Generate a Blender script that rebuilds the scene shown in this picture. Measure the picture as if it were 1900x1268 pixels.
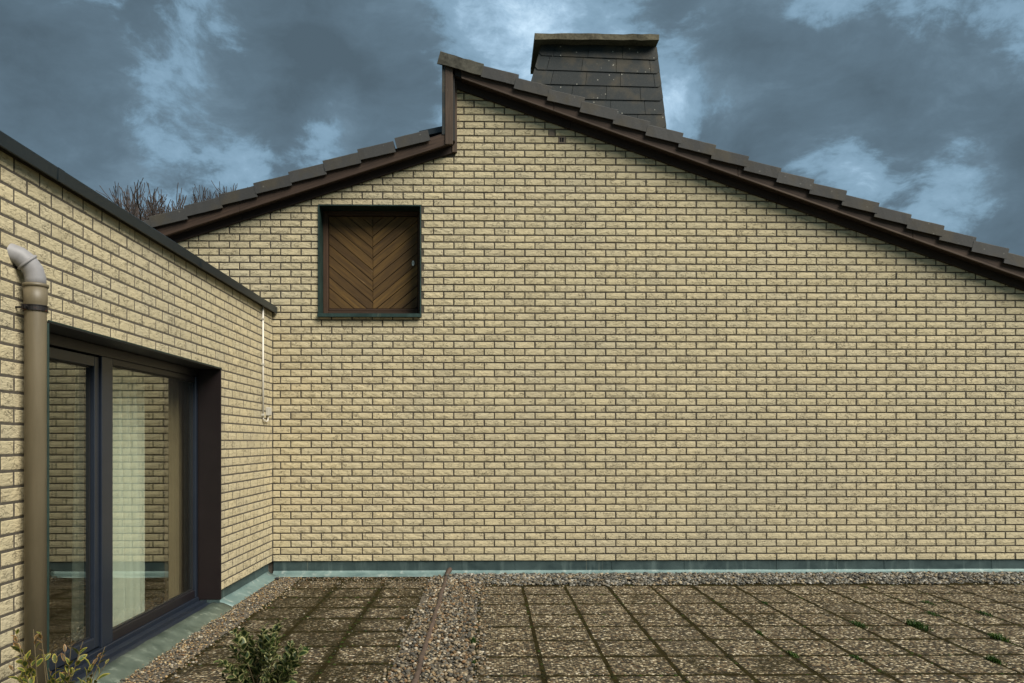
import bpy, math, random
from mathutils import Vector, Matrix, noise as mnoise

random.seed(7)
for o in list(bpy.data.objects):
    bpy.data.objects.remove(o, do_unlink=True)
scene = bpy.context.scene
COL = scene.collection

# ------------------------------------------------------------------ camera
W, H = 1900.0, 1268.0
F = 1460.0            # focal length in photo pixels
CX, HY = 930.5, 820.0  # principal column, horizon row
YAW = math.radians(1.0)
D, EYE = 9.70, 1.65   # metres to the gable, eye height
cam_d = bpy.data.cameras.new('camera')
cam = bpy.data.objects.new('camera', cam_d)
COL.objects.link(cam)
cam.location = (0, -D, EYE)
cam.rotation_euler = (math.radians(90), 0, -YAW)
cam_d.sensor_width = 36.0
cam_d.lens = F / W * 36.0
cam_d.shift_x = (W / 2 - CX) / W
cam_d.shift_y = (HY - H / 2) / W
cam_d.clip_start = 0.05
cam_d.clip_end = 2000
scene.camera = cam
scene.render.resolution_x = 1024
scene.render.resolution_y = 683

_right = Vector((math.cos(YAW), -math.sin(YAW), 0))
_fwd = Vector((math.sin(YAW), math.cos(YAW), 0))
CAMP = Vector((0, -D, EYE))

def ray(px, py):
    return _fwd + _right * ((px - CX) / F) + Vector((0, 0, (HY - py) / F))
def on_y(px, py, Y=0.0):
    d = ray(px, py); return CAMP + d * ((Y - CAMP.y) / d.y)
def on_x(px, py, X):
    d = ray(px, py); return CAMP + d * ((X - CAMP.x) / d.x)
def on_z(px, py, Z=0.0):
    d = ray(px, py); return CAMP + d * ((Z - CAMP.z) / d.z)

# ------------------------------------------------------------------ light
SUN_AZ = math.radians(48)    # towards +x from -y (behind the camera, to the right)
SUN_EL = math.radians(44)
sdir = Vector((math.sin(SUN_AZ) * math.cos(SUN_EL), -math.cos(SUN_AZ) * math.cos(SUN_EL), math.sin(SUN_EL)))
sun_d = bpy.data.lights.new('sun', 'SUN')
sun_d.energy = 1.5
sun_d.angle = math.radians(36)
sun_d.color = (1.0, 0.94, 0.84)
sun = bpy.data.objects.new('sun', sun_d)
COL.objects.link(sun)
sun.rotation_euler = sdir.to_track_quat('Z', 'Y').to_euler()
sun.location = (6, -14, 14)

scene.view_settings.view_transform = 'Standard'
scene.view_settings.look = 'None'
scene.view_settings.exposure = 2.0
scene.view_settings.gamma = 1.0
scene.view_settings.use_curve_mapping = False

# ------------------------------------------------------------------ node helpers
class NT:
    def __init__(self, tree):
        self.t = tree; self.n = tree.nodes; self.l = tree.links
    def new(self, typ, **kw):
        nd = self.n.new(typ)
        for k, v in kw.items():
            setattr(nd, k, v)
        return nd
    def put(self, sock, v):
        if v is None: return
        if isinstance(v, bpy.types.NodeSocket): self.l.new(v, sock)
        else:
            if isinstance(v, (tuple, list)) and len(v) == 3 and sock.type == 'RGBA': v = (*v, 1)
            sock.default_value = v
    def math(self, op, a, b=None, c=None, clamp=False):
        nd = self.new('ShaderNodeMath', operation=op, use_clamp=clamp)
        self.put(nd.inputs[0], a); self.put(nd.inputs[1], b)
        if c is not None: self.put(nd.inputs[2], c)
        return nd.outputs[0]
    def vmath(self, op, a, b=None):
        nd = self.new('ShaderNodeVectorMath', operation=op)
        self.put(nd.inputs[0], a)
        if b is not None: self.put(nd.inputs[1], b)
        return nd.outputs['Value'] if op in ('DOT_PRODUCT', 'LENGTH', 'DISTANCE') else nd.outputs[0]
    def mix(self, fac, a, b, mode='MIX'):
        nd = self.new('ShaderNodeMix', data_type='RGBA', blend_type=mode)
        self.put(nd.inputs[0], fac); self.put(nd.inputs[6], a); self.put(nd.inputs[7], b)
        return nd.outputs[2]
    def noise(self, vec, scale, detail=4, rough=.55, dist=0.0):
        nd = self.new('ShaderNodeTexNoise')
        self.put(nd.inputs['Vector'], vec); self.put(nd.inputs['Scale'], scale)
        nd.inputs['Detail'].default_value = detail; nd.inputs['Roughness'].default_value = rough
        nd.inputs['Distortion'].default_value = dist
        return nd.outputs[0]
    def voronoi(self, vec, scale, feature='F1'):
        nd = self.new('ShaderNodeTexVoronoi', feature=feature)
        self.put(nd.inputs['Vector'], vec); self.put(nd.inputs['Scale'], scale)
        return nd
    def ramp(self, fac, stops, interp='LINEAR'):
        nd = self.new('ShaderNodeValToRGB'); cr = nd.color_ramp; cr.interpolation = interp
        while len(cr.elements) < len(stops): cr.elements.new(0.5)
        for e, (p, c) in zip(cr.elements, stops):
            e.position = p
            e.color = (*c, 1) if isinstance(c, (tuple, list)) else (c, c, c, 1)
        self.put(nd.inputs[0], fac)
        return nd.outputs[0]
    def sstep(self, v, a, b):
        nd = self.new('ShaderNodeMapRange', interpolation_type='SMOOTHSTEP')
        self.put(nd.inputs[0], v); nd.inputs[1].default_value = a; nd.inputs[2].default_value = b
        return nd.outputs[0]
    def scale(self, vec, s):
        nd = self.new('ShaderNodeMapping'); self.put(nd.inputs[0], vec)
        nd.inputs['Scale'].default_value = s
        return nd.outputs[0]
    def bump(self, h, strength=.5, dist=.01, normal=None):
        nd = self.new('ShaderNodeBump'); self.put(nd.inputs['Height'], h)
        nd.inputs['Strength'].default_value = strength; nd.inputs['Distance'].default_value = dist
        if normal is not None: self.put(nd.inputs['Normal'], normal)
        return nd.outputs[0]

def material(name):
    m = bpy.data.materials.new(name); m.use_nodes = True
    t = NT(m.node_tree); t.n.clear()
    out = t.new('ShaderNodeOutputMaterial'); b = t.new('ShaderNodeBsdfPrincipled')
    t.l.new(b.outputs[0], out.inputs[0])
    t.b = b; t.out = out
    return m, t
def setb(t, color=None, rough=None, metal=None, normal=None, spec=None):
    if color is not None: t.put(t.b.inputs['Base Color'], color)
    if rough is not None: t.put(t.b.inputs['Roughness'], rough)
    if metal is not None: t.put(t.b.inputs['Metallic'], metal)
    if normal is not None: t.put(t.b.inputs['Normal'], normal)
    if spec is not None: t.put(t.b.inputs['Specular IOR Level'], spec)

# ------------------------------------------------------------------ world: nishita sky behind broken cloud
world = bpy.data.worlds.new('World'); scene.world = world; world.use_nodes = True
t = NT(world.node_tree); t.n.clear()
wo = t.new('ShaderNodeOutputWorld'); bg = t.new('ShaderNodeBackground'); t.l.new(bg.outputs[0], wo.inputs[0])
sky = t.new('ShaderNodeTexSky', sky_type='NISHITA'); sky.sun_disc = False
sky.sun_elevation = SUN_EL; sky.sun_rotation = math.pi - SUN_AZ
sky.air_density = 1.0; sky.dust_density = 2.0
dirv = t.vmath('NORMALIZE', t.new('ShaderNodeTexCoord').outputs['Generated'])
warp = t.new('ShaderNodeTexNoise'); t.put(warp.inputs['Vector'], dirv); warp.inputs['Scale'].default_value = 6.0
warp.inputs['Detail'].default_value = 5
wv = t.vmath('ADD', dirv, t.vmath('MULTIPLY', t.vmath('SUBTRACT', warp.outputs['Color'], (.5, .5, .5)), (.09, .09, .07)))
st = t.scale(wv, (1, 1, 1.9))
big = t.noise(st, 3.0, 7, .55, .1)
fine = t.noise(st, 11.5, 10, .66, .0)
dens = t.math('ADD', t.math('MULTIPLY', big, .70), t.math('MULTIPLY', fine, .44))
dens = t.math('MULTIPLY_ADD', dens, 1.35, -.57 * .35 - .03)
# cloud banks and gaps, each a direction in the sky
BLOBS = [(300, 165, .27, .17), (480, 170, .12, .10), (560, 190, .16, .10), (700, 120, .20, .14), (640, 20, .13, .10), (110, 150, .17, .10),
         (1500, 200, .18, .12), (1800, 270, .24, .26), (1600, 240, .16, .14), (1350, 300, .15, .10), (1560, 120, .09, .08), (1310, 50, .10, .08), (1410, 95, .04, .06),
         (280, 30, .20, -.26), (1760, 40, .26, -.20), (900, 60, .16, -.08), (500, 90, .06, -.20), (540, 282, .11, -.22), (625, 195, .07, -.16),
         (300, 330, .12, -.10), (1540, 300, .08, -.24), (1700, 365, .11, -.26), (1300, 190, .09, -.10), (420, 300, .08, -.08), (1600, 40, .12, -.10)]
for bx, by, r, amp in BLOBS:
    dv = ray(bx, by).normalized()
    dist = t.vmath('DISTANCE', wv, tuple(dv))
    m_ = t.sstep(dist, r, r * .15)
    dens = t.math('MULTIPLY_ADD', m_, amp, dens)
light = t.ramp(dens, [(.24, (.62, .82, .98)), (.34, (.37, .54, .69)), (.42, (.235, .365, .475)), (.54, (.165, .270, .355))])
clear = t.vmath('MULTIPLY', sky.outputs[0], (.055, .062, .06))
light = t.mix(.25, light, clear)
inner = t.noise(st, 5.5, 6, .55)
dark = t.ramp(t.math('ADD', t.math('MULTIPLY', inner, .5), t.math('MULTIPLY', dens, .55)), [(.44, (.135, .206, .268)), (.58, (.090, .138, .180)), (.74, (.066, .100, .129))])
col = t.mix(t.sstep(dens, .47, .585), light, dark)
t.put(bg.inputs[0], col); bg.inputs[1].default_value = .325

# ------------------------------------------------------------------ object helpers
WL = {}
def link(o, parent=None, loc=(0, 0, 0)):
    COL.objects.link(o)
    loc = Vector(loc); WL[o.name] = loc
    if parent is not None:
        o.parent = parent; o.location = loc - WL[parent.name]
    else: o.location = loc
    return o
def thing(name, label, cat, loc, group=None):
    o = link(bpy.data.objects.new(name, None), None, loc); o.empty_display_size = .2
    return tag(o, label, cat, group)
def tag(o, label=None, cat=None, group=None, kind=None):
    if label: o['label'] = label
    if cat: o['category'] = cat
    if group: o['group'] = group
    if kind: o['kind'] = kind
    return o

class MB:
    def __init__(self):
        self.v = []; self.f = []; self.attr = {}; self.fa = []
        self.smooth = False
    def add(self, verts, faces, g=None, c=None, r=None):
        n = len(self.v); self.v += [tuple(p) for p in verts]
        self.f += [tuple(i + n for i in f) for f in faces]
        if g is not None: self.attr.setdefault('g', {}).update({n + i: tuple(x) for i, x in enumerate(g)})
        if c is not None: self.attr.setdefault('c', {}).update({n + i: tuple(x) for i, x in enumerate(c)})
        if r is not None: self.attr.setdefault('r', {}).update({n + i: r for i in range(len(verts))})
    def box(self, x0, y0, z0, x1, y1, z1, bev=0.0, r=None):
        if x1 < x0: x0, x1 = x1, x0
        if y1 < y0: y0, y1 = y1, y0
        if z1 < z0: z0, z1 = z1, z0
        g = None
        dx, dy, dz = x1 - x0, y1 - y0, z1 - z0
        vs = [(x, y, z) for z in (z0, z1) for y in (y0, y1) for x in (x0, x1)]
        fs = [(0, 2, 3, 1), (4, 5, 7, 6), (0, 1, 5, 4), (2, 6, 7, 3), (0, 4, 6, 2), (1, 3, 7, 5)]
        k = random.random() * 50
        big_ = max(dx, dy, dz)
        if big_ == dx: g = [(p[0], p[1] + p[2], k) for p in vs]
        elif big_ == dy: g = [(p[1], p[0] + p[2], k) for p in vs]
        else: g = [(p[2], p[0] + p[1], k) for p in vs]
        self.add(vs, fs, g=g, r=r)
    def slant(self, x0, z0, x1, z1, h0, h1, y0, y1):
        """a board along a slope: base line (x0,z0)-(x1,z1), vertical extent h0..h1, depth y0..y1"""
        vs = [(x0, y0, z0 + h0), (x1, y0, z1 + h0), (x1, y0, z1 + h1), (x0, y0, z0 + h1),
              (x0, y1, z0 + h0), (x1, y1, z1 + h0), (x1, y1, z1 + h1), (x0, y1, z0 + h1)]
        fs = [(0, 1, 2, 3), (5, 4, 7, 6), (4, 0, 3, 7), (1, 5, 6, 2), (3, 2, 6, 7), (4, 5, 1, 0)]
        k = random.random() * 50
        L_ = math.hypot(x1 - x0, z1 - z0)
        g = []
        for i, p in enumerate(vs):
            a = L_ if i in (1, 2, 5, 6) else 0
            g.append((a, (h1 if i in (2, 3, 6, 7) else h0) + p[1], k))
        self.add(vs, fs, g=g)
    def quad_sheet(self, pts):
        self.add(pts, [(0, 1, 2, 3)])
    def tube(self, path, radii, n=8, cap=True):
        path = [Vector(p) for p in path]
        if not isinstance(radii, (list, tuple)): radii = [radii] * len(path)
        rings = []; prev = None
        base = len(self.v); vs = []; fs = []
        for i, p in enumerate(path):
            if i == 0: d = path[1] - p
            elif i == len(path) - 1: d = p - path[i - 1]
            else: d = (path[i + 1] - p).normalized() + (p - path[i - 1]).normalized()
            d.normalize()
            if prev is None:
                a = d.orthogonal().normalized()
            else:
                a = prev - d * prev.dot(d)
                a = a.normalized() if a.length > 1e-6 else d.orthogonal().normalized()
            prev = a; b = d.cross(a)
            for k in range(n):
                w = 2 * math.pi * k / n
                vs.append(p + (a * math.cos(w) + b * math.sin(w)) * radii[i])
        for i in range(len(path) - 1):
            for k in range(n):
                k2 = (k + 1) % n
                fs.append((i * n + k, i * n + k2, (i + 1) * n + k2, (i + 1) * n + k))
        if cap:
            fs.append(tuple(reversed(range(n)))); fs.append(tuple((len(path) - 1) * n + k for k in range(n)))
        self.add(vs, fs)
    def mesh(self, name, mat):
        me = bpy.data.meshes.new(name); me.from_pydata(self.v, [], self.f); me.validate(); me.update()
        for nm, typ, fld, df in (('g', 'FLOAT_VECTOR', 'vector', (0, 0, 0)), ('c', 'FLOAT_COLOR', 'color', (1, 1, 1, 1)), ('r', 'FLOAT', 'value', 0.0)):
            if nm in self.attr:
                a = me.attributes.new(nm, typ, 'POINT'); dd = self.attr[nm]
                flat = []
                for i in range(len(me.vertices)):
                    q = dd.get(i, df)
                    if isinstance(q, tuple): flat += list(q) + ([1.0] if nm == 'c' and len(q) == 3 else [])
                    else: flat.append(q)
                a.data.foreach_set(fld, flat)
        if self.smooth:
            me.polygons.foreach_set('use_smooth', [True] * len(me.polygons))
        me.materials.append(mat)
        return me
    def build(self, name, mat, parent=None, loc=None, kind=None):
        """vertices are world positions; the object's origin is put at loc"""
        if loc is None: loc = WL[parent.name] if parent is not None else Vector((0, 0, 0))
        loc = Vector(loc)
        self.v = [(p[0] - loc.x, p[1] - loc.y, p[2] - loc.z) for p in self.v]
        o = link(bpy.data.objects.new(name, self.mesh(name, mat)), parent, loc)
        if kind: o['kind'] = kind
        return o

def bevel(o, w=.004, seg=1):
    m = o.modifiers.new('bevel', 'BEVEL'); m.width = w; m.segments = seg; m.limit_method = 'ANGLE'
    return o

def clip_poly(poly, a, b, c):
    """keep a*x+b*y<=c"""
    out = []
    for i in range(len(poly)):
        p, q = poly[i], poly[(i + 1) % len(poly)]
        dp, dq = a * p[0] + b * p[1] - c, a * q[0] + b * q[1] - c
        if dp <= 0: out.append(p)
        if (dp < 0 < dq) or (dq < 0 < dp):
            s = dp / (dp - dq); out.append((p[0] + (q[0] - p[0]) * s, p[1] + (q[1] - p[1]) * s))
    return out
def area(poly):
    return .5 * abs(sum(poly[i][0] * poly[(i + 1) % len(poly)][1] - poly[(i + 1) % len(poly)][0] * poly[i][1] for i in range(len(poly))))

# ------------------------------------------------------------------ materials
def mat_brick():
    m, t = material('cream_brick')
    geo = t.new('ShaderNodeNewGeometry').outputs['Position']
    at = t.new('ShaderNodeAttribute', attribute_name='r').outputs['Fac']
    rnd = t.math('FRACT', t.math('ADD', at, t.new('ShaderNodeObjectInfo').outputs['Random']))
    off = t.new('ShaderNodeCombineXYZ'); t.put(off.inputs[0], t.math('MULTIPLY', rnd, 37)); t.put(off.inputs[1], t.math('MULTIPLY', rnd, 91)); t.put(off.inputs[2], t.math('MULTIPLY', rnd, 53))
    v = t.vmath('ADD', geo, off.outputs[0])
    vs = t.scale(v, (1, 1, 2.1))
    n1 = t.noise(vs, 13, 3, .5, 1.2)
    crack = t.math('ABSOLUTE', t.math('SUBTRACT', n1, .5))
    mask = t.sstep(t.noise(v, 13, 2), .47, .60)
    line = t.math('MULTIPLY', t.sstep(crack, .020, .004), mask)
    rough_ = t.noise(vs, 45, 6, .62)
    lumps = t.noise(vs, 22, 3, .5, .4)
    h = t.math('SUBTRACT', t.math('ADD', t.math('MULTIPLY', rough_, .35), t.math('MULTIPLY', lumps, .55)), t.math('MULTIPLY', line, .75))
    base = t.ramp(rnd, [(0, (.425, .365, .232)), (.12, (.470, .402, .250)), (.35, (.500, .430, .268)), (.6, (.475, .415, .272)), (.85, (.535, .456, .282)), (1, (.455, .392, .255))])
    base = t.mix(t.math('MULTIPLY', t.sstep(rough_, .40, .70), .30), base, (.38, .325, .22))
    grime = t.noise(t.scale(geo, (1, 1, .8)), .55, 4, .6)
    base = t.mix(t.math('MULTIPLY', t.sstep(grime, .44, .72), .34), base, (.345, .315, .225))
    soot = t.noise(geo, 2.6, 5, .65, .5)
    base = t.mix(t.math('MULTIPLY', t.math('MULTIPLY', t.sstep(soot, .50, .72), t.sstep(rough_, .38, .62)), .30), base, (.30, .275, .205))
    stk = t.noise(t.scale(geo, (3.2, 3.2, .35)), 1, 5, .6)
    base = t.mix(t.math('MULTIPLY', t.sstep(stk, .54, .74), .26), base, (.30, .272, .19))
    base = t.mix(t.math('MULTIPLY', line, .42), base, (.16, .13, .085))
    setb(t, base, .88, normal=t.bump(h, 1.0, .013), spec=.25)
    return m
def mat_mortar():
    m, t = material('grey_brown_mortar')
    g = t.new('ShaderNodeNewGeometry').outputs['Position']
    n = t.noise(g, 60, 4)
    n2 = t.noise(g, 1.5, 3)
    c = t.ramp(n, [(.3, (.052, .044, .033)), (.7, (.095, .080, .060))])
    c = t.mix(t.math('MULTIPLY', n2, .5), c, (.065, .055, .038))
    setb(t, c, .95, normal=t.bump(n, .5, .005))
    return m
def mat_wood(name, dark, light, worn, wear=.5):
    m, t = material(name)
    g = t.new('ShaderNodeAttribute', attribute_name='g').outputs['Vector']
    gs = t.scale(g, (2.2, 38, 1))
    gr = t.noise(gs, 1, 6, .6, .3)
    blot = t.noise(t.scale(g, (2.5, 5, 1)), 1, 4, .6)
    c = t.ramp(gr, [(.28, dark), (.72, light)])
    c = t.mix(t.math('MULTIPLY', t.sstep(blot, .45, .75), .55), c, dark)
    sx = t.new('ShaderNodeSeparateXYZ'); t.put(sx.inputs[0], g)
    c = t.mix(t.math('MULTIPLY', t.math('FRACT', t.math('MULTIPLY', sx.outputs[2], 7.31)), .62), c, dark)
    wr = t.math('MULTIPLY', t.sstep(t.noise(t.scale(g, (5, 60, 1)), 1, 5, .7), .60, .74), t.sstep(t.noise(t.scale(g, (1.6, 7, 1)), 1, 3), .48, .66))
    c = t.mix(t.math('MULTIPLY', wr, wear), c, worn)
    setb(t, c, .72, normal=t.bump(gr, .45, .004), spec=.3)
    return m
def mat_patina(name, a, b, pale, streak=1.0):
    m, t = material(name)
    g = t.new('ShaderNodeNewGeometry').outputs['Position']
    n = t.noise(g, 5, 5, .6, .4)
    st_ = t.noise(t.scale(g, (9, 9, 1.2)), 1, 5, .6)
    c = t.ramp(n, [(.3, a), (.7, b)])
    c = t.mix(t.math('MULTIPLY', t.sstep(st_, .52, .72), .55 * streak), c, pale)
    drip = t.math('MULTIPLY', t.sstep(t.noise(t.scale(g, (26, 26, .8)), 1, 3), .64, .74), t.sstep(t.noise(g, 1.1, 2), .5, .62))
    c = t.mix(t.math('MULTIPLY', drip, .5 * streak), c, (.35, .34, .24))
    setb(t, c, t.math('MULTIPLY_ADD', n, .3, .38), .25, normal=t.bump(t.noise(g, 9, 3), .25, .008))
    return m
def mat_plain(name, col, rough=.5, metal=0.0, var=.25, scale=20, bump=.15, spec=.5):
    m, t = material(name)
    g = t.new('ShaderNodeNewGeometry').outputs['Position']
    n = t.noise(g, scale, 5, .6)
    n2 = t.noise(g, scale * .12, 4, .6)
    f = t.math('ADD', t.math('MULTIPLY', n, .5), t.math('MULTIPLY', n2, .5))
    c = t.ramp(f, [(.3, tuple(x * (1 - var) for x in col)), (.7, tuple(min(1, x * (1 + var)) for x in col))])
    setb(t, c, rough, metal, t.bump(n, bump, .003), spec)
    return m
def mat_slab():
    m, t = material('exposed_aggregate')
    geo = t.new('ShaderNodeNewGeometry').outputs['Position']
    oc = t.new('ShaderNodeTexCoord').outputs['Object']
    rnd = t.new('ShaderNodeObjectInfo').outputs['Random']
    v1 = t.voronoi(geo, 52)
    sep = t.new('ShaderNodeSeparateColor'); t.put(sep.inputs[0], v1.outputs['Color'])
    stone = t.ramp(sep.outputs[0], [(0, (.016, .014, .010)), (.28, (.050, .041, .026)), (.46, (.145, .112, .066)), (.62, (.265, .208, .124)), (.74, (.115, .068, .032)), (.83, (.38, .315, .195)), (.94, (.62, .54, .39))], 'CONSTANT')
    d = v1.outputs['Distance']
    c = t.mix(t.math('MULTIPLY', t.sstep(d, .42, .72), .75), stone, (.055, .045, .03))
    # moss and algae: at the slab edges and in patches, more on the left side of the strip
    s = t.new('ShaderNodeSeparateXYZ'); t.put(s.inputs[0], oc)
    ex = t.math('MAXIMUM', t.math('ABSOLUTE', s.outputs[0]), t.math('ABSOLUTE', s.outputs[1]))
    nz = t.noise(geo, 5.0, 5, .65, .6)
    gs = t.new('ShaderNodeSeparateXYZ'); t.put(gs.inputs[0], geo)
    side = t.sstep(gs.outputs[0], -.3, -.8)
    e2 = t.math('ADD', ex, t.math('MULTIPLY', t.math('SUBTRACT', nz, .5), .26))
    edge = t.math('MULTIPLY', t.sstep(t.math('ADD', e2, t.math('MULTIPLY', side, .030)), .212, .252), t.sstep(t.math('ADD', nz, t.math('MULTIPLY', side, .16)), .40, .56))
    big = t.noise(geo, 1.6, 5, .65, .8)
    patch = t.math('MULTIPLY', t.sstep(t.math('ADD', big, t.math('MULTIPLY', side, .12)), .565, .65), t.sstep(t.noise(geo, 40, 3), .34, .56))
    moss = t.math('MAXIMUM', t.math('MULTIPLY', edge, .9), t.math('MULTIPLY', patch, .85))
    c = t.mix(t.math('MULTIPLY', rnd, .30), c, (.060, .050, .034))
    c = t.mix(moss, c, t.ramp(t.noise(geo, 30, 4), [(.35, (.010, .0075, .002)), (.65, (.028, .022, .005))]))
    h = t.math('SUBTRACT', t.math('MULTIPLY', t.noise(geo, 150, 2), .3), d)
    setb(t, c, .9, normal=t.bump(h, .8, .007), spec=.12)
    return m
def mat_moss():
    m, t = material('moss_joint')
    geo = t.new('ShaderNodeNewGeometry').outputs['Position']
    n = t.noise(geo, 40, 5, .7)
    c = t.ramp(t.noise(geo, 6, 5, .7), [(.3, (.012, .009, .003)), (.5, (.024, .018, .005)), (.7, (.036, .034, .007))])
    c = t.mix(t.math('MULTIPLY', n, .5), c, (.02, .017, .008))
    setb(t, c, .95, normal=t.bump(n, 1, .01), spec=.05)
    return m
def mat_vcol(name, rough=.7, bump=.3, scale=80, spec=.3, trans=0):
    m, t = material(name)
    c = t.new('ShaderNodeAttribute', attribute_name='c').outputs['Color']
    geo = t.new('ShaderNodeNewGeometry').outputs['Position']
    n = t.noise(geo, scale, 4)
    c2 = t.mix(t.math('MULTIPLY', n, .5), c, t.mix(1, c, (.5, .5, .5), 'MULTIPLY'))
    setb(t, c2, rough, normal=t.bump(n, bump, .004), spec=spec)
    if trans:
        tr = t.new('ShaderNodeBsdfTranslucent'); t.put(tr.inputs[0], c2)
        mx = t.new('ShaderNodeMixShader'); mx.inputs[0].default_value = trans
        t.l.new(t.b.outputs[0], mx.inputs[1]); t.l.new(tr.outputs[0], mx.inputs[2]); t.l.new(mx.outputs[0], t.out.inputs[0])
    return m
def mat_slate(name, base, lichen):
    m, t = material(name)
    geo = t.new('ShaderNodeNewGeometry').outputs['Position']
    rnd = t.new('ShaderNodeObjectInfo').outputs['Random']
    n = t.noise(geo, 30, 5, .65)
    blot = t.noise(geo, 3.2, 4, .6)
    c = t.mix(rnd, base, tuple(x * 1.45 for x in base))
    c = t.mix(t.math('MULTIPLY', t.sstep(blot, .45, .7), .65), c, (.060, .050, .032))
    v = t.voronoi(geo, 16)
    sp = t.new('ShaderNodeSeparateColor'); t.put(sp.inputs[0], v.outputs['Color'])
    spot = t.math('MULTIPLY', t.sstep(v.outputs['Distance'], .011, .006), t.sstep(sp.outputs[0], .62, .66)) if False else t.math('MULTIPLY', t.sstep(v.outputs['Distance'], .20, .11), t.sstep(sp.outputs[0], .78, .80))
    c = t.mix(t.math('MULTIPLY', spot, lichen), c, (.36, .35, .30))
    speck = t.sstep(t.noise(geo, 120, 2), .62, .72)
    c = t.mix(t.math('MULTIPLY', speck, .35), c, (.16, .15, .12))
    setb(t, c, .75, normal=t.bump(n, .35, .006), spec=.35)
    return m
def mat_glass():
    m, t = material('window_glass'); t.n.remove(t.b)
    lw = t.new('ShaderNodeLayerWeight')
    fac = t.math('MULTIPLY_ADD', t.math('POWER', lw.outputs['Facing'], 3.2), .80, .075, clamp=True)
    tr = t.new('ShaderNodeBsdfTransparent'); tr.inputs[0].default_value = (.90, .93, .885, 1)
    gl = t.new('ShaderNodeBsdfGlossy'); gl.inputs['Roughness'].default_value = 0.0; gl.inputs[0].default_value = (.95, .97, .93, 1)
    mx = t.new('ShaderNodeMixShader'); t.put(mx.inputs[0], fac)
    t.l.new(tr.outputs[0], mx.inputs[1]); t.l.new(gl.outputs[0], mx.inputs[2]); t.l.new(mx.outputs[0], t.out.inputs[0])
    return m
def mat_curtain():
    m, t = material('sheer_curtain')
    tr = t.new('ShaderNodeBsdfTranslucent'); tr.inputs[0].default_value = (.85, .88, .82, 1)
    tp = t.new('ShaderNodeBsdfTransparent')
    setb(t, (.82, .84, .78), .8)
    m1 = t.new('ShaderNodeMixShader'); m1.inputs[0].default_value = .12
    m2 = t.new('ShaderNodeMixShader'); m2.inputs[0].default_value = .32
    t.l.new(t.b.outputs[0], m1.inputs[1]); t.l.new(tr.outputs[0], m1.inputs[2])
    t.l.new(m1.outputs[0], m2.inputs[1]); t.l.new(tp.outputs[0], m2.inputs[2]); t.l.new(m2.outputs[0], t.out.inputs[0])
    return m
def mat_pipe():
    m, t = material('beige_plastic_pipe')
    g = t.new('ShaderNodeNewGeometry').outputs['Position']
    n = t.noise(t.scale(g, (12, 12, 1.5)), 1, 5, .6); n2 = t.noise(g, 60, 3)
    c = t.ramp(n, [(.3, (.110, .090, .054)), (.7, (.160, .131, .082))])
    c = t.mix(t.math('MULTIPLY', t.sstep(n2, .6, .75), .25), c, (.10, .085, .05))
    setb(t, c, .5, normal=t.bump(n2, .08, .002))
    return m
def mat_clamp():
    m, t = material('rusty_clamp')
    g = t.new('ShaderNodeNewGeometry').outputs['Position']
    c = t.mix(t.sstep(t.noise(g, 22, 4), .54, .66), (.014, .012, .012), (.10, .035, .015))
    setb(t, c, .55, .4)
    return m

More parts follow.
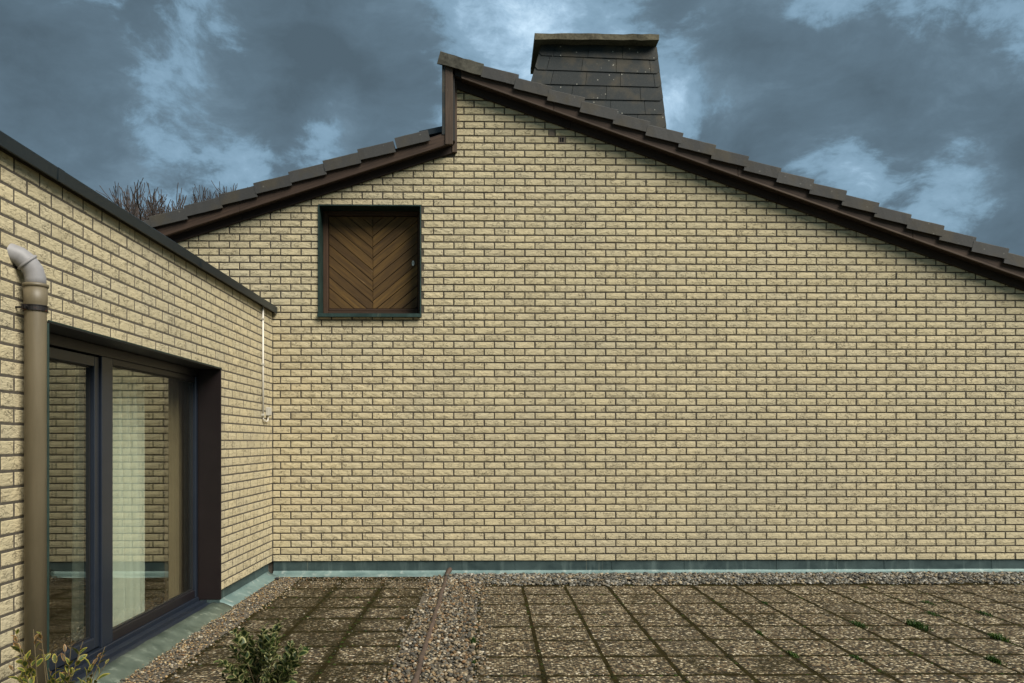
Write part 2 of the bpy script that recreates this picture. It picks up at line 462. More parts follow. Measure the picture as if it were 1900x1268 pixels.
M = {
    'brick': mat_brick(), 'mortar': mat_mortar(),
    'barge': mat_wood('weathered_brown_board', (.024, .014, .009), (.070, .043, .028), (.22, .17, .12), .65),
    'frieze': mat_wood('dark_brown_board', (.016, .010, .008), (.040, .025, .018), (.09, .06, .045), .3),
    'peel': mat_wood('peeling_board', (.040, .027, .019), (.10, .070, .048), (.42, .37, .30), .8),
    'plank': mat_wood('shutter_plank', (.042, .022, .007), (.165, .092, .022), (.34, .25, .15), .65),
    'shutter_frame': mat_wood('shutter_frame_wood', (.030, .016, .008), (.075, .040, .022), (.22, .15, .10), .5),
    'tile': mat_slate('concrete_roof_tile', (.036, .036, .035), .18),
    'mossy_tile': mat_plain('mossy_ridge_tile', (.060, .058, .046), .9, 0, .75, 22, .9, .2),
    'slate': mat_slate('fibre_slate', (.012, .016, .017), .6),
    'cap': mat_plain('lichen_concrete', (.105, .095, .066), .95, 0, .7, 26, .8, .2),
    'dark': mat_plain('dark_underside', (.018, .018, .018), .8, 0, .3),
    'teal': mat_patina('zinc_flashing', (.026, .046, .047), (.055, .086, .084), (.13, .18, .17)),
    'teal_light': mat_patina('zinc_lip', (.105, .170, .165), (.190, .270, .255), (.42, .47, .43)),
    'apron': mat_patina('zinc_apron', (.058, .080, .062), (.125, .155, .122), (.27, .31, .25)),
    'green_sheet': mat_patina('green_sheet_surround', (.008, .024, .020), (.018, .045, .038), (.05, .09, .08), .6),
    'coping': mat_plain('slate_grey_sheet_coping', (.015, .023, .028), .40, .3, .18, 8, .1),
    'jamb': mat_plain('dark_bronze_sheet', (.016, .011, .011), .38, .25, .25, 7, .06),
    'frame': mat_plain('blue_black_door_frame', (.012, .017, .027), .34, .0, .15, 9, .05),
    'frame_brown': mat_plain('bronze_door_rail', (.012, .010, .012), .38, .1, .2, 9, .05),
    'gasket': mat_plain('rubber_gasket', (.008, .008, .009), .6),
    'glass': mat_glass(), 'curtain': mat_curtain(),
    'panel_standin': mat_plain('brown_panel_standin', (.30, .22, .14), .9, 0, .12, 12),
    'room': mat_plain('room_plaster', (.30, .28, .24), .9, 0, .08, 4),
    'room_floor': mat_plain('room_parquet', (.10, .06, .035), .5, 0, .2, 5),
    'pipe': mat_pipe(), 'clamp': mat_clamp(),
    'elbow': mat_plain('grey_plastic_elbow', (.25, .245, .25), .55, 0, .22, 14, .1),
    'white': mat_plain('white_conduit', (.62, .59, .52), .5, 0, .1, 20),
    'grey_box': mat_plain('grey_junction_box', (.42, .40, .34), .6, 0, .12, 30),
    'slab': mat_slab(), 'moss': mat_moss(),
    'bitumen': mat_plain('grit_bed', (.085, .070, .050), .95, 0, .5, 60, .8),
    'gravel': mat_vcol('pebbles', .85, .3, 90, .12),
    'leaf': mat_vcol('leaf', .5, .15, 60, .4, .22),
    'twig': mat_plain('twig_bark', (.10, .075, .035), .8, 0, .35, 40, .4),
    'grassblade': mat_vcol('grass_blade', .6, .1, 60, .3, .25),
    'bark': mat_plain('bare_tree_bark', (.060, .045, .038), .9, 0, .3, 6, .5),
    'ground': mat_plain('far_grass', (.05, .07, .025), .95, 0, .4, 3, .5),
    'strip': mat_plain('brown_sealing_strip', (.072, .048, .036), .6, 0, .45, 16, .7),
    'clod': mat_plain('black_clod', (.012, .011, .010), .95, 0, .4, 40, .9),
    'metal': mat_plain('steel_escutcheon', (.55, .50, .40), .35, .8, .15, 40),
    'black': mat_plain('black_hole', (.006, .006, .006), .9),
    'patch': mat_plain('grey_brown_patch', (.15, .12, .09), .9, 0, .25, 50),
}

# ------------------------------------------------------------------ key dimensions from the photograph
XL = on_y(506, 1042, 0).x                       # plane of the annex wall
ZB = on_y(1000, 1040.5, 0).z                    # lowest brick course
PITCH, COURSE, JOINT = .250, .0874, .0150
XSTEP = on_y(847.5, 200, 0).x                   # vertical step in the gable
OVER = .16
def line(p, q, Y):
    a, b = on_y(*p, Y), on_y(*q, Y)
    k = (b.z - a.z) / (b.x - a.x)
    return lambda x: a.z + k * (x - a.x)
RZ = line((848, 165), (1880, 532), -.03)        # underside of the board against the wall, right slope
LZ = line((345, 444), (843, 283), -.03)
XR, XLEFT = 7.4, -5.2
# hatch (outer edge of its metal surround)
hA, hB = on_y(591, 587.4, 0), on_y(781.5, 381.5, 0)
HX0, HZ0, HX1, HZ1 = hA.x, hA.z, hB.x, hB.z
# door opening in annex wall
YD0 = on_x(86, 700, XL).y
YD1 = on_x(408.5, 700, XL).y
ZDT = on_x(408.5, 686, XL).z
ZCB = on_x(0, 270, XL + .06).z                  # coping face bottom
ZCT = ZCB + .085
YA0 = -12.2                                     # near end of the annex wall
print('XL', XL, 'ZB', ZB, 'step', XSTEP, 'door', YD0, YD1, ZDT, 'coping', ZCB, 'hatch', HX0, HZ0, HX1, HZ1)

# ------------------------------------------------------------------ setting: ground and terrace
mb = MB(); mb.box(-600, -600, -1.0, 600, 900, -.30)
tag(mb.build('ground', M['ground']), kind='structure')
mb = MB(); mb.box(XL + .005, -12.4, -.28, 8.6, -.0, -.0015)
terrace = mb.build('terrace', M['moss'], loc=(2, -6, -.0015)); tag(terrace, kind='structure')

def slab_mesh(w, d, name):
    mb = MB(); hw, hd = w / 2, d / 2; b = .006
    vs = []
    for z, i in ((-.040, 0), (-b, 0), (0, b)):
        n = 6 if z > -.03 else 1
        pts = []
        cor = [(-hw + i, -hd + i), (hw - i, -hd + i), (hw - i, hd - i), (-hw + i, hd - i)]
        for k in range(4):
            p, q = cor[k], cor[(k + 1) % 4]
            for s in range(3):
                e = s / 3
                jx, jy = random.uniform(-.0025, .0025), random.uniform(-.0025, .0025)
                pts.append((p[0] + (q[0] - p[0]) * e + jx, p[1] + (q[1] - p[1]) * e + jy, z))
        vs += pts
    fs = []
    for r in range(2):
        for k in range(12):
            k2 = (k + 1) % 12
            fs.append((r * 12 + k, r * 12 + k2, (r + 1) * 12 + k2, (r + 1) * 12 + k))
    fs.append(tuple(24 + k for k in range(12)))
    mb.add(vs, fs)
    return mb.mesh(name, M['slab'])
GAP = .025
PX, PY = .486, .491
right_meshes = [slab_mesh(PX - GAP, PY - .040, 'paving_slab') for _ in range(5)]
left_meshes = [slab_mesh(.520 - GAP - .006, .500 - .036, 'paving_slab') for _ in range(4)]
def put_slab(me, x, y):
    o = link(bpy.data.objects.new('paving_slab', me), terrace, (x, y, random.uniform(.0005, .002)))
    o.rotation_euler = (random.gauss(0, .0012), random.gauss(0, .0012), random.gauss(0, .007) + (math.pi if random.random() < .5 else 0))
    return o
X0R = .394
row0 = 7.497 - D
for j in range(-8, 4):
    yc = row0 + (j + .5) * PY
    if yc - PY / 2 < -5.6 or yc + PY / 2 > -.50: continue
    for i in range(-1, 15):
        xc = X0R + (i + .5) * PX
        put_slab(random.choice(right_meshes), xc + random.gauss(0, .003), yc + random.gauss(0, .003) + .004 * (i % 3))
rowl = 7.36 - D
for j in range(-8, 6):
    yc = rowl + (j + .5) * .50
    if yc - .25 < -5.6 or yc + .25 > -.10: continue
    for i in range(3):
        put_slab(random.choice(left_meshes), -.68 - (i + .5) * .52 + random.gauss(0, .003), yc + random.gauss(0, .003))

# ------------------------------------------------------------------ gravel
def pebble_shape(k):
    rnd = random.Random(k)
    ph = (1 + 5 ** .5) / 2
    vs = [(-1, ph, 0), (1, ph, 0), (-1, -ph, 0), (1, -ph, 0), (0, -1, ph), (0, 1, ph), (0, -1, -ph), (0, 1, -ph), (ph, 0, -1), (ph, 0, 1), (-ph, 0, -1), (-ph, 0, 1)]
    fs = [(0, 11, 5), (0, 5, 1), (0, 1, 7), (0, 7, 10), (0, 10, 11), (1, 5, 9), (5, 11, 4), (11, 10, 2), (10, 7, 6), (7, 1, 8), (3, 9, 4), (3, 4, 2), (3, 2, 6), (3, 6, 8), (3, 8, 9), (4, 9, 5), (2, 4, 11), (6, 2, 10), (8, 6, 7), (9, 8, 1)]
    vs = [Vector(v).normalized() * rnd.uniform(.82, 1.15) for v in vs]
    return vs, fs
PEB = [pebble_shape(k) for k in range(8)]
PCOL = [(.28, .22, .14), (.38, .32, .22), (.14, .122, .090), (.085, .080, .066), (.22, .135, .070), (.46, .41, .32), (.17, .16, .135), (.30, .235, .15), (.11, .103, .085), (.25, .175, .095)]
GREY = [(.15, .145, .125), (.10, .10, .088), (.22, .21, .18), (.075, .075, .068), (.30, .285, .24), (.12, .115, .09), (.19, .165, .125), (.40, .38, .33)]
def gravel_patch(mb, fx, fy, n, hfun, cols, smin, smax):
    for _ in range(n):
        x, y = fx(), fy()
        h = hfun(x, y)
        if h is None: continue
        s = smin + (smax - smin) * random.random() ** 1.9
        vs, fs = random.choice(PEB)
        rot = Matrix.Rotation(random.random() * 6.28, 3, 'Z') @ Matrix.Rotation(random.gauss(0, .35), 3, 'X')
        sc = Vector((s * random.uniform(.85, 1.35), s, s * random.uniform(.5, .8)))
        c = random.choice(cols); k = random.uniform(.40, 1.05); c = tuple(q * k for q in c)
        base = Vector((x, y, h))
        mb.add([base + rot @ Vector((v.x * sc.x, v.y * sc.y, v.z * sc.z)) for v in vs], fs, c=[c] * 12)
def nz(x, y, s): return mnoise.noise(Vector((x * s, y * s, 3.3)))
mb = MB(); mb.smooth = True
U = random.uniform
# band along the gable on the right
def h_gable(x, y):
    edge = -.58 + .09 * nz(x, 0, 2.2) + .05 * nz(x, 4, 9) - abs(random.gauss(0, .045))
    if x < .2: edge += (.2 - x) * .3
    if y < edge - .03: return None
    return .004 + .030 * min(1, max(0, (y - edge) / .25)) + U(-.006, .008)
gravel_patch(mb, lambda: U(-.5, 7.6), lambda: U(-.80, -.095), 11500, h_gable, GREY + PCOL[:2], .010, .027)
# band round the strip
def h_mid(x, y):
    a, b = -.68 + .10 * nz(9, y, 2.2) + random.gauss(0, .05), -.06 + .08 * nz(2, y, 2.5) + random.gauss(0, .05)
    if x < a or x > b: return None
    m_ = min(x - a, b - x)
    return -.004 + .020 * min(1, m_ / .12) + U(-.006, .008)
gravel_patch(mb, lambda: U(-.85, .1), lambda: U(-5.2, -.1), 9500, h_mid, PCOL, .007, .021)
# band along the annex
def h_left(x, y):
    b = -2.22 + .10 * nz(2, y, 2.5) + random.gauss(0, .06)
    if x > b: return None
    return -.004 + .012 * min(1, (b - x) / .1) + U(-.006, .006)
gravel_patch(mb, lambda: U(XL + .07, -2.1), lambda: U(-5.6, -.12), 6500, h_left, PCOL + [(.40, .27, .13), (.46, .36, .20)], .006, .013)
# stray stones on slabs
for _ in range(1):
    gravel_patch(mb, lambda: U(-2.2, 0.2), lambda: -.1 - abs(random.gauss(0, .35)), 1500, lambda x, y: .005, PCOL, .005, .010)
    gravel_patch(mb, lambda: random.gauss(-.4, .6), lambda: U(-5, -.3), 900, lambda x, y: .005, PCOL, .005, .011)
gv = mb.build('gravel', M['gravel'], loc=(0, -3, 0)); tag(gv, 'loose pebbles along the walls and beside the brown strip', 'gravel', kind='stuff')
# moss cushions swelling out of the joints
mb = MB(); mb.smooth = True
def moss_line(p, q, dens, wid):
    p, q = Vector(p), Vector(q); L_ = (q - p).length
    for _ in range(int(L_ * dens)):
        c = p.lerp(q, random.random())
        if nz(c.x, c.y, 2.4) + nz(c.y, c.x, 6) * .5 < -.05: continue
        s_ = random.uniform(.006, .017)
        vs, fs = random.choice(PEB); g = random.random()
        k = (.008 + .013 * g, .007 + .014 * g, .002 + .002 * g)
        if random.random() < .12: k = (.030, .050, .008)
        o_ = Vector((random.gauss(0, wid), random.gauss(0, wid), 0))
        mb.add([(c.x + o_.x + v.x * s_ * 1.3, c.y + o_.y + v.y * s_ * 1.3, -.003 + v.z * s_ * .5) for v in vs], fs, c=[k] * 12)
for i in range(-1, 14): moss_line((X0R + i * PX, -5.0, 0), (X0R + i * PX, -.62, 0), 26, .008)
for j in range(-7, 4): moss_line((-.05, row0 + j * PY, 0), (6.9, row0 + j * PY, 0), 20, .008)
for i in range(1, 4): moss_line((-.68 - i * .52, -5.0, 0), (-.68 - i * .52, -.15, 0), 75, .022)
for j in range(-6, 5): moss_line((-2.24, rowl + j * .5, 0), (-.7, rowl + j * .5, 0), 48, .016)
moss_line((-.70, -5, 0), (-.70, -.3, 0), 60, .03); moss_line((-.08, -5, 0), (-.08, -.5, 0), 45, .03)
o = mb.build('moss', M['gravel'], loc=(0, -3, 0)); tag(o, 'dark moss filling the joints between the paving slabs', 'moss', kind='stuff')
# bed under the gravel
mb = MB()
mb.box(-.70, -5.5, -.030, -.105, -.1, .002)
mb.box(-.10, -.565, -.030, 8.4, -.085, .0025)
mb.box(XL + .06, -5.6, -.030, -2.26, -.11, .002)
o = mb.build('grit_bed', M['bitumen'], terrace)

# ------------------------------------------------------------------ bricks
def brick_geo(w, h, rnd):
    """front is -w axis: local coords (u along wall, n outwards, v up); returns verts (u,n,v)"""
    nu, nv = 5, 3; b = .0045
    vs, fs = [], []
    us = [-w / 2 + b + (w - 2 * b) * i / (nu - 1) for i in range(nu)]
    vv = [-h / 2 + b + (h - 2 * b) * j / (nv - 1) for j in range(nv)]
    for j in range(nv):
        for i in range(nu):
            e = (i in (0, nu - 1)) or (j in (0, nv - 1))
            vs.append((us[i] + rnd.uniform(-.002, .002), (rnd.uniform(-.0035, .0005) if e else rnd.uniform(-.001, .003)), vv[j] + rnd.uniform(-.0015, .0015)))
    for j in range(nv - 1):
        for i in range(nu - 1):
            a = j * nu + i; fs.append((a, a + 1, a + nu + 1, a + nu))
    rim = [i for i in range(nu)] + [j * nu + nu - 1 for j in range(1, nv)] + [(nv - 1) * nu + i for i in range(nu - 2, -1, -1)] + [j * nu for j in range(nv - 2, 0, -1)]
    n0 = len(vs); R_ = len(rim)
    for k in rim:
        u, n, v = vs[k]
        uu = max(-w / 2, min(w / 2, u * (w / (w - 2 * b)))); v2 = max(-h / 2, min(h / 2, v * (h / (h - 2 * b))))
        vs.append((uu, -.0065, v2))
    for k in rim:
        u, n, v = vs[n0 + rim.index(k)]
        vs.append((u, -.030, v))
    for k in range(R_):
        k2 = (k + 1) % R_
        fs.append((rim[k2], rim[k], n0 + k, n0 + k2)); fs.append((n0 + k2, n0 + k, n0 + R_ + k, n0 + R_ + k2))
    return vs, fs
BV = [brick_geo(PITCH - JOINT, COURSE - JOINT, random.Random(100 + k)) for k in range(10)]
def poly_brick(poly):
    """irregular cut brick from a 2D polygon (u,v) counterclockwise"""
    cx = sum(p[0] for p in poly) / len(poly); cy = sum(p[1] for p in poly) / len(poly); n = len(poly)
    vs = [(cx + (p[0] - cx) * .96, random.uniform(-.002, .001), cy + (p[1] - cy) * .9) for p in poly] + [(p[0], -.0065, p[1]) for p in poly] + [(p[0], -.03, p[1]) for p in poly]
    fs = [tuple(range(n))]
    for k in range(n):
        k2 = (k + 1) % n
        fs.append((k2, k, n + k, n + k2)); fs.append((n + k2, n + k, 2 * n + k, 2 * n + k2))
    return vs, fs
def rect_minus(r, hole):
    x0, z0, x1, z1 = r; a0, b0, a1, b1 = hole
    if x1 <= a0 or x0 >= a1 or z1 <= b0 or z0 >= b1: return [r]
    out = []
    if x0 < a0: out.append((x0, z0, a0, z1))
    if x1 > a1: out.append((a1, z0, x1, z1))
    m0, m1 = max(x0, a0), min(x1, a1)
    if z0 < b0: out.append((m0, z0, m1, b0))
    if z1 > b1: out.append((m0, b1, m1, z1))
    return [q for q in out if q[2] - q[0] > .012 and q[3] - q[1] > .012]

class Wall:
    """collects the bricks of one wall; tofull maps (u,n,v) to world"""
    def __init__(self, conv, meshconv):
        self.full = []; self.cut = []; self.conv = conv; self.mc = meshconv
    def finish(self, parent, limit, visible):
        meshes = []
        for vs, fs in BV:
            b = MB(); b.add([self.mc(p) for p in vs], [tuple(reversed(f)) for f in fs] if self.mc((1, 0, 0))[1] == 0 else fs)
            # orientation is fixed below by recalculation
            meshes.append(b.mesh('brick', M['brick']))
        self.full.sort(key=lambda c: (0 if visible(c) else 1, (self.conv((c[0], 0, c[1])) - CAMP).dot(_fwd)))
        for c in self.full[:limit]:
            k = random.randrange(len(meshes))
            p = self.conv((c[0], 0, c[1]))
            o = link(bpy.data.objects.new('brick', meshes[k]), parent, p + self.conv((0, random.uniform(-.0015, .0015), 0)) - self.conv((0, 0, 0)))
            o.rotation_euler = tuple(random.gauss(0, .003) for _ in range(3))
        b = MB()
        for c in self.full[limit:]:
            vs, fs = random.choice(BV); dn = random.uniform(-.0015, .0015); a = random.gauss(0, .003)
            b.add([self.conv((p[0] + c[0], p[1] + dn + a * p[0], p[2] + c[1] + a * .6 * p[0])) for p in vs], fs, r=random.random())
        for poly in self.cut:
            vs, fs = poly_brick(poly)
            b.add([self.conv(p) for p in vs], fs, r=random.random())
        o = b.build('brickwork', M['brick'], parent, kind='stuff')
        return meshes

gable_conv = lambda p: Vector((p[0], -p[1], p[2]))
annex_conv = lambda p: Vector((XL + p[1] * .35, p[0], p[2]))

# ------------------------------------------------------------------ house with the gable
house = thing('brick_house', 'cream brick gable house with stepped dark tiled roof and slate clad chimney', 'house', (1.0, 0, -.28))
mb = MB()
def prism_xz(mb, poly, y0, y1):
    n = len(poly)
    vs = [(p[0], y0, p[1]) for p in poly] + [(p[0], y1, p[1]) for p in poly]
    fs = [tuple(range(n)), tuple(reversed(range(n, 2 * n)))] + [((k + 1) % n, k, n + k, n + (k + 1) % n) for k in range(n)]
    mb.add(vs, fs)
YM = .0085
top = lambda x: (RZ(x) if x >= XSTEP - 1e-6 else LZ(x)) + .08
prism_xz(mb, [(XLEFT, ZB), (HX0 + .01, ZB), (HX0 + .01, top(HX0 + .01)), (XLEFT, top(XLEFT))], YM, .34)
prism_xz(mb, [(HX0 + .01, ZB), (HX1 - .01, ZB), (HX1 - .01, HZ0 + .01), (HX0 + .01, HZ0 + .01)], YM, .34)
prism_xz(mb, [(HX0 + .01, HZ1 - .01), (HX1 - .01, HZ1 - .01), (HX1 - .01, top(HX1)), (HX0 + .01, top(HX0 + .01))], YM, .34)
prism_xz(mb, [(HX1 - .01, ZB), (XSTEP, ZB), (XSTEP, LZ(XSTEP) + .08), (HX1 - .01, top(HX1))], YM, .34)
prism_xz(mb, [(XSTEP, ZB), (XR, ZB), (XR, top(XR)), (XSTEP, top(XSTEP))], YM, .34)
prism_xz(mb, [(XLEFT, -.29), (XR, -.29), (XR, ZB + .002), (XLEFT, ZB + .002)], .045, .33)   # plinth behind the flashing
mb.box(HX0 - .05, .32, HZ0 - .05, HX1 + .05, .36, HZ1 + .05)
gwall = mb.build('gable_wall', M['mortar'], house, loc=(1, 0, ZB))
gw = Wall(gable_conv, lambda p: (p[0], -p[1], p[2]))
jx = on_y(577.1, 1030, 0).x
rk = (RZ(5) - RZ(0)) / 5; lk = (LZ(0) - LZ(-5)) / 5
zstep = LZ(XSTEP)
PATCH = (on_y(1017.5, 240, 0).x, on_y(1030.5, 240, 0).x, on_y(1036, 255, 0).x, on_y(1050, 255, 0).x)
patch_rows = []
nrow = 0
while True:
    z0 = ZB + nrow * COURSE; z1 = z0 + COURSE - JOINT
    if z0 > RZ(XSTEP) + .1: break
    ph = 0 if nrow % 2 == 0 else PITCH / 2
    i0 = int((XLEFT - jx) / PITCH) - 2
    for i in range(i0, i0 + 60):
        x0 = jx + ph + i * PITCH + JOINT / 2; x1 = x0 + PITCH - JOINT
        x0 += random.uniform(-.002, .002); x1 = x0 + PITCH - JOINT
        if x1 > XR or x1 < XLEFT + .3: continue
        # behind the annex
        if z1 < ZCB - .25:
            if x1 < XL + .004: continue
            if x0 < XL + .004: x0 = XL + .004
        rects = rect_minus((x0, z0, x1, z1), (HX0 - .004, HZ0 - .010, HX1 + .004, HZ1 + .006))
        zc = (z0 + z1) / 2
        for tgt, (pa, pb) in (((820 - 241) , (PATCH[0], PATCH[1])), ((820 - 255), (PATCH[2], PATCH[3]))):
            zt = on_y(1030, 820 - tgt, 0).z
            if abs(zc - zt) < COURSE / 2:
                nr = []
                for q in rects: nr += rect_minus(q, (pa, z0 - .1, pb, z1 + .1))
                rects = nr
                if (pa, pb, z0, z1) not in patch_rows: patch_rows.append((pa, pb, z0, z1))
        for q in rects:
            poly = [(q[0], q[1]), (q[2], q[1]), (q[2], q[3]), (q[0], q[3])]
            if q[1] > zstep - .12: poly = clip_poly(poly, -1, 0, -(XSTEP - .02)) if q[2] > XSTEP - .02 else poly
            if q[2] <= XSTEP + .05 and (q[0] < XSTEP - .03):
                poly = clip_poly(poly, -lk, 1, LZ(0) + .05)
            if len(poly) < 3: continue
            poly = clip_poly(poly, -rk, 1, RZ(0) + .05)
            if len(poly) < 3 or area(poly) < .0012: continue
            if abs(area(poly) - (PITCH - JOINT) * (COURSE - JOINT)) < 1e-5:
                gw.full.append(((q[0] + q[2]) / 2, (q[1] + q[3]) / 2))
            else: gw.cut.append(poly)
    nrow += 1
gw.finish(gwall, 300, lambda c: c[1] < (RZ(c[0]) if c[0] > XSTEP else LZ(c[0])) - .1 and c[0] > XL + .15)
# repair patch and little vent under the verge
for k, (pa, pb, z0, z1) in enumerate(patch_rows):
    mb = MB()
    if pa == PATCH[0]:
        mb.box(pa + .006, -.001, z0 - .004, pb - .008, .03, z1 + .004); mb.build('repair_patch', M['patch'], gwall)
    else:
        w = .012
        mb.box(pa + .004, -.002, z0 - .003, pa + .004 + w, .03, z1 + .004); mb.box(pb - .028, -.002, z0 - .003, pb - .006, .03, z1 + .004)
        mb.box(pa + .004 + w, -.0015, z0 - .003, pb - .028, .03, z0 + .010); mb.box(pa + .004 + w, -.0015, z1 - .008, pb - .028, .03, z1 + .004)
        mb.box((pa + pb) / 2 - .012, .0, z0 + .010, (pa + pb) / 2 - .006, .03, z1 - .008)
        mb.build('vent_frame', M['patch'], gwall)
        mb = MB(); mb.box(pa + .016, .004, z0 + .010, pb - .028, .008, z1 - .008); mb.build('vent_hole', M['black'], gwall)
# open perpend joints on the right
for px, py in ((1655, 508), (1638, 521), (1675, 521), (1655, 535), (1638, 548), (1675, 548), (1655, 562)):
    p = on_y(px, py, 0); r_ = round((p.z - ZB - COURSE / 2 + JOINT / 2) / COURSE); z0 = ZB + r_ * COURSE
    ph = 0 if r_ % 2 == 0 else PITCH / 2
    xj = jx + ph + round((p.x - jx - ph) / PITCH) * PITCH
    mb = MB(); mb.box(xj - .0062, .0015, z0, xj + .0062, .012, z0 + COURSE - JOINT); mb.build('weep_slot', M['black'], gwall)

# flashing at the foot of the gable: upstand pieces and sloping lip pieces with lapped seams
def flash_profile(mb, xa, xb, h=None):
    e = .0
    pts = [(.022, ZB + .03), (.022, .062), (-.004, .040), (-.088, .014), (-.092, .004)]
    n = len(pts); vs = []
    segs = max(2, int((xb - xa) / .18))
    for s in range(segs + 1):
        x = xa + (xb - xa) * s / segs
        for q, (y, z) in enumerate(pts): vs.append((x, y + .004 * mnoise.noise(Vector((x * 2.3, q, 1))), z + .003 * mnoise.noise(Vector((x * 2.9, q, 7)))))
    return vs, n, segs
seams = [XL + .005, -1.35, .35, 1.55, 2.45, 3.6, 4.35, 4.95, 6.3, 7.4]
for a, b in zip(seams[:-1], seams[1:]):
    mb = MB(); vs, n, segs = flash_profile(mb, a, b + .001)
    d_ = random.uniform(0, .0015)
    vs = [(x, y - d_, z) for x, y, z in vs]
    fs = [(s * n, (s + 1) * n, (s + 1) * n + 1, s * n + 1) for s in range(segs)]
    mb.add(vs, [tuple(reversed(f)) for f in fs]); up = mb.build('base_flashing', M['teal'], house)
    m_ = up.modifiers.new('s', 'SOLIDIFY'); m_.thickness = .002; m_.offset = 1
    mb = MB(); mb.smooth = True
    mb.smooth = False
    fs = [(s * n + k, (s + 1) * n + k, (s + 1) * n + k + 1, s * n + k + 1) for s in range(segs) for k in range(1, n - 1)]
    mb.add(vs, [tuple(reversed(f)) for f in fs]); lip = mb.build('flashing_lip', M['teal_light'], up, loc=WL[house.name])
    m_ = lip.modifiers.new('s', 'SOLIDIFY'); m_.thickness = .002; m_.offset = 1
    mb = MB(); mb.box(b - .012, .022 - d_ - .006, .066, b + .004, .022 - d_, ZB + .02); mb.build('seam', M['teal'], up)

# ------- hatch
hatch = bpy.data.objects.new('wooden_hatch', None); link(hatch, house, ((HX0 + HX1) / 2, 0, HZ0)); hatch['label'] = 'brown chevron planked hatch in dark green metal surround'
RD = .25
mb = MB(); th = .012
mb.box(HX0, -.018, HZ0 + .035, HX0 + th, RD, HZ1); mb.box(HX1 - th, -.018, HZ0 + .035, HX1, RD, HZ1); mb.box(HX0 + th, -.018, HZ1 - th, HX1 - th, RD, HZ1)
mb.build('surround', M['green_sheet'], hatch)
mb = MB()
vs = [(HX0 - .004, -.055, HZ0 + .030), (HX1 + .004, -.055, HZ0 + .030), (HX1 + .004, RD, HZ0 + .060), (HX0 - .004, RD, HZ0 + .060)]
vs2 = [(HX0 - .004, -.055, HZ0 - .012), (HX1 + .004, -.055, HZ0 - .012), (HX1 + .004, -.045, HZ0 - .012), (HX0 - .004, -.045, HZ0 - .012)]
mb.add(vs + vs2, [(0, 1, 2, 3), (4, 5, 1, 0), (4, 7, 6, 5), (1, 5, 6, 2), (0, 3, 7, 4), (3, 2, 6, 7)])
mb.build('sill', M['green_sheet'], hatch)
FW = .062
fx0, fx1, fz0, fz1 = HX0 + th, HX1 - th, HZ0 + .055, HZ1 - th
for nm, bx_ in (('frame_post', (fx0, fz0, fx0 + FW, fz1)), ('frame_post', (fx1 - FW * .75, fz0, fx1, fz1)), ('frame_rail', (fx0 + FW, fz1 - .055, fx1 - FW * .75, fz1)), ('frame_rail', (fx0 + FW, fz0, fx1 - FW * .75, fz0 + .045))):
    mb = MB(); mb.box(bx_[0], RD - .045, bx_[1], bx_[2], RD + .03, bx_[3]); bevel(mb.build(nm, M['shutter_frame'], hatch), .004)
dx0, dx1, dz0, dz1 = fx0 + FW + .006, fx1 - FW * .75 - .006, fz0 + .05, fz1 - .06
mb = MB(); mb.box(dx0, RD + .010, dz0, dx1, RD + .03, dz1); mb.build('backing', M['black'], hatch)
mb = MB(); mb.box(dx0, RD - .022, dz0, dx1, RD + .009, dz0 + .030); bevel(mb.build('bottom_rail', M['shutter_frame'], hatch), .004)
pz0 = dz0 + .034
cxm = on_y(692, 480, RD).x
ang = math.radians(40.0); pw = .104; tk = .016
for side in (-1, 1):
    d_ = Vector((side * math.cos(ang), math.sin(ang)))        # along a plank, up and outwards
    nrm = Vector((-side * math.sin(ang), math.cos(ang)))      # across, upwards
    rect = [(cxm + .0015, pz0), (dx1, pz0), (dx1, dz1), (cxm + .0015, dz1)] if side > 0 else [(dx0, pz0), (cxm - .0015, pz0), (cxm - .0015, dz1), (dx0, dz1)]
    org = Vector((cxm, pz0 + .075 + (0.02 if side > 0 else 0)))
    for k in range(-10, 16):
        lo, hi = k * pw + .0035, (k + 1) * pw - .0035
        c0 = nrm.dot(org)
        poly = clip_poly(rect, nrm.x, nrm.y, c0 + hi); poly = clip_poly(poly, -nrm.x, -nrm.y, -(c0 + lo)) if len(poly) > 2 else poly
        if len(poly) < 3 or area(poly) < .0004: continue
        n = len(poly); cc = Vector((sum(p[0] for p in poly) / n, sum(p[1] for p in poly) / n))
        fy = RD - .010 + random.uniform(-.003, .003)
        kk = random.random() * 60
        ins = [Vector(p) + (cc - Vector(p)).normalized() * .004 for p in poly]
        vs = [(p.x, fy, p.y) for p in ins] + [(p[0], fy + .005, p[1]) for p in poly] + [(p[0], RD + .0095, p[1]) for p in poly]
        g = [(d_.x * v[0] + d_.y * v[2], nrm.x * v[0] + nrm.y * v[2], kk) for v in vs]
        fs = [tuple(range(n))]
        for q in range(n):
            q2 = (q + 1) % n
            fs.append((q2, q, n + q, n + q2)); fs.append((n + q2, n + q, 2 * n + q, 2 * n + q2))
        mb = MB(); mb.add(vs, fs, g=g); mb.build('plank', M['plank'], hatch)
kp = on_y(766.5, 489, RD - .012)
mb = MB(); mb.smooth = False
n = 16; prof = []
for k in range(n):
    w = 2 * math.pi * k / n
    prof.append((kp.x + .014 * math.cos(w), kp.z + .034 * (abs(math.sin(w)) ** .8) * (1 if math.sin(w) > 0 else -1)))
prism_xz(mb, prof, RD - .020, RD - .006); mb.build('keyhole_plate', M['metal'], hatch)
mb = MB(); mb.box(kp.x - .004, RD - .022, kp.z - .012, kp.x + .004, RD - .008, kp.z + .016); mb.build('keyhole', M['black'], hatch)

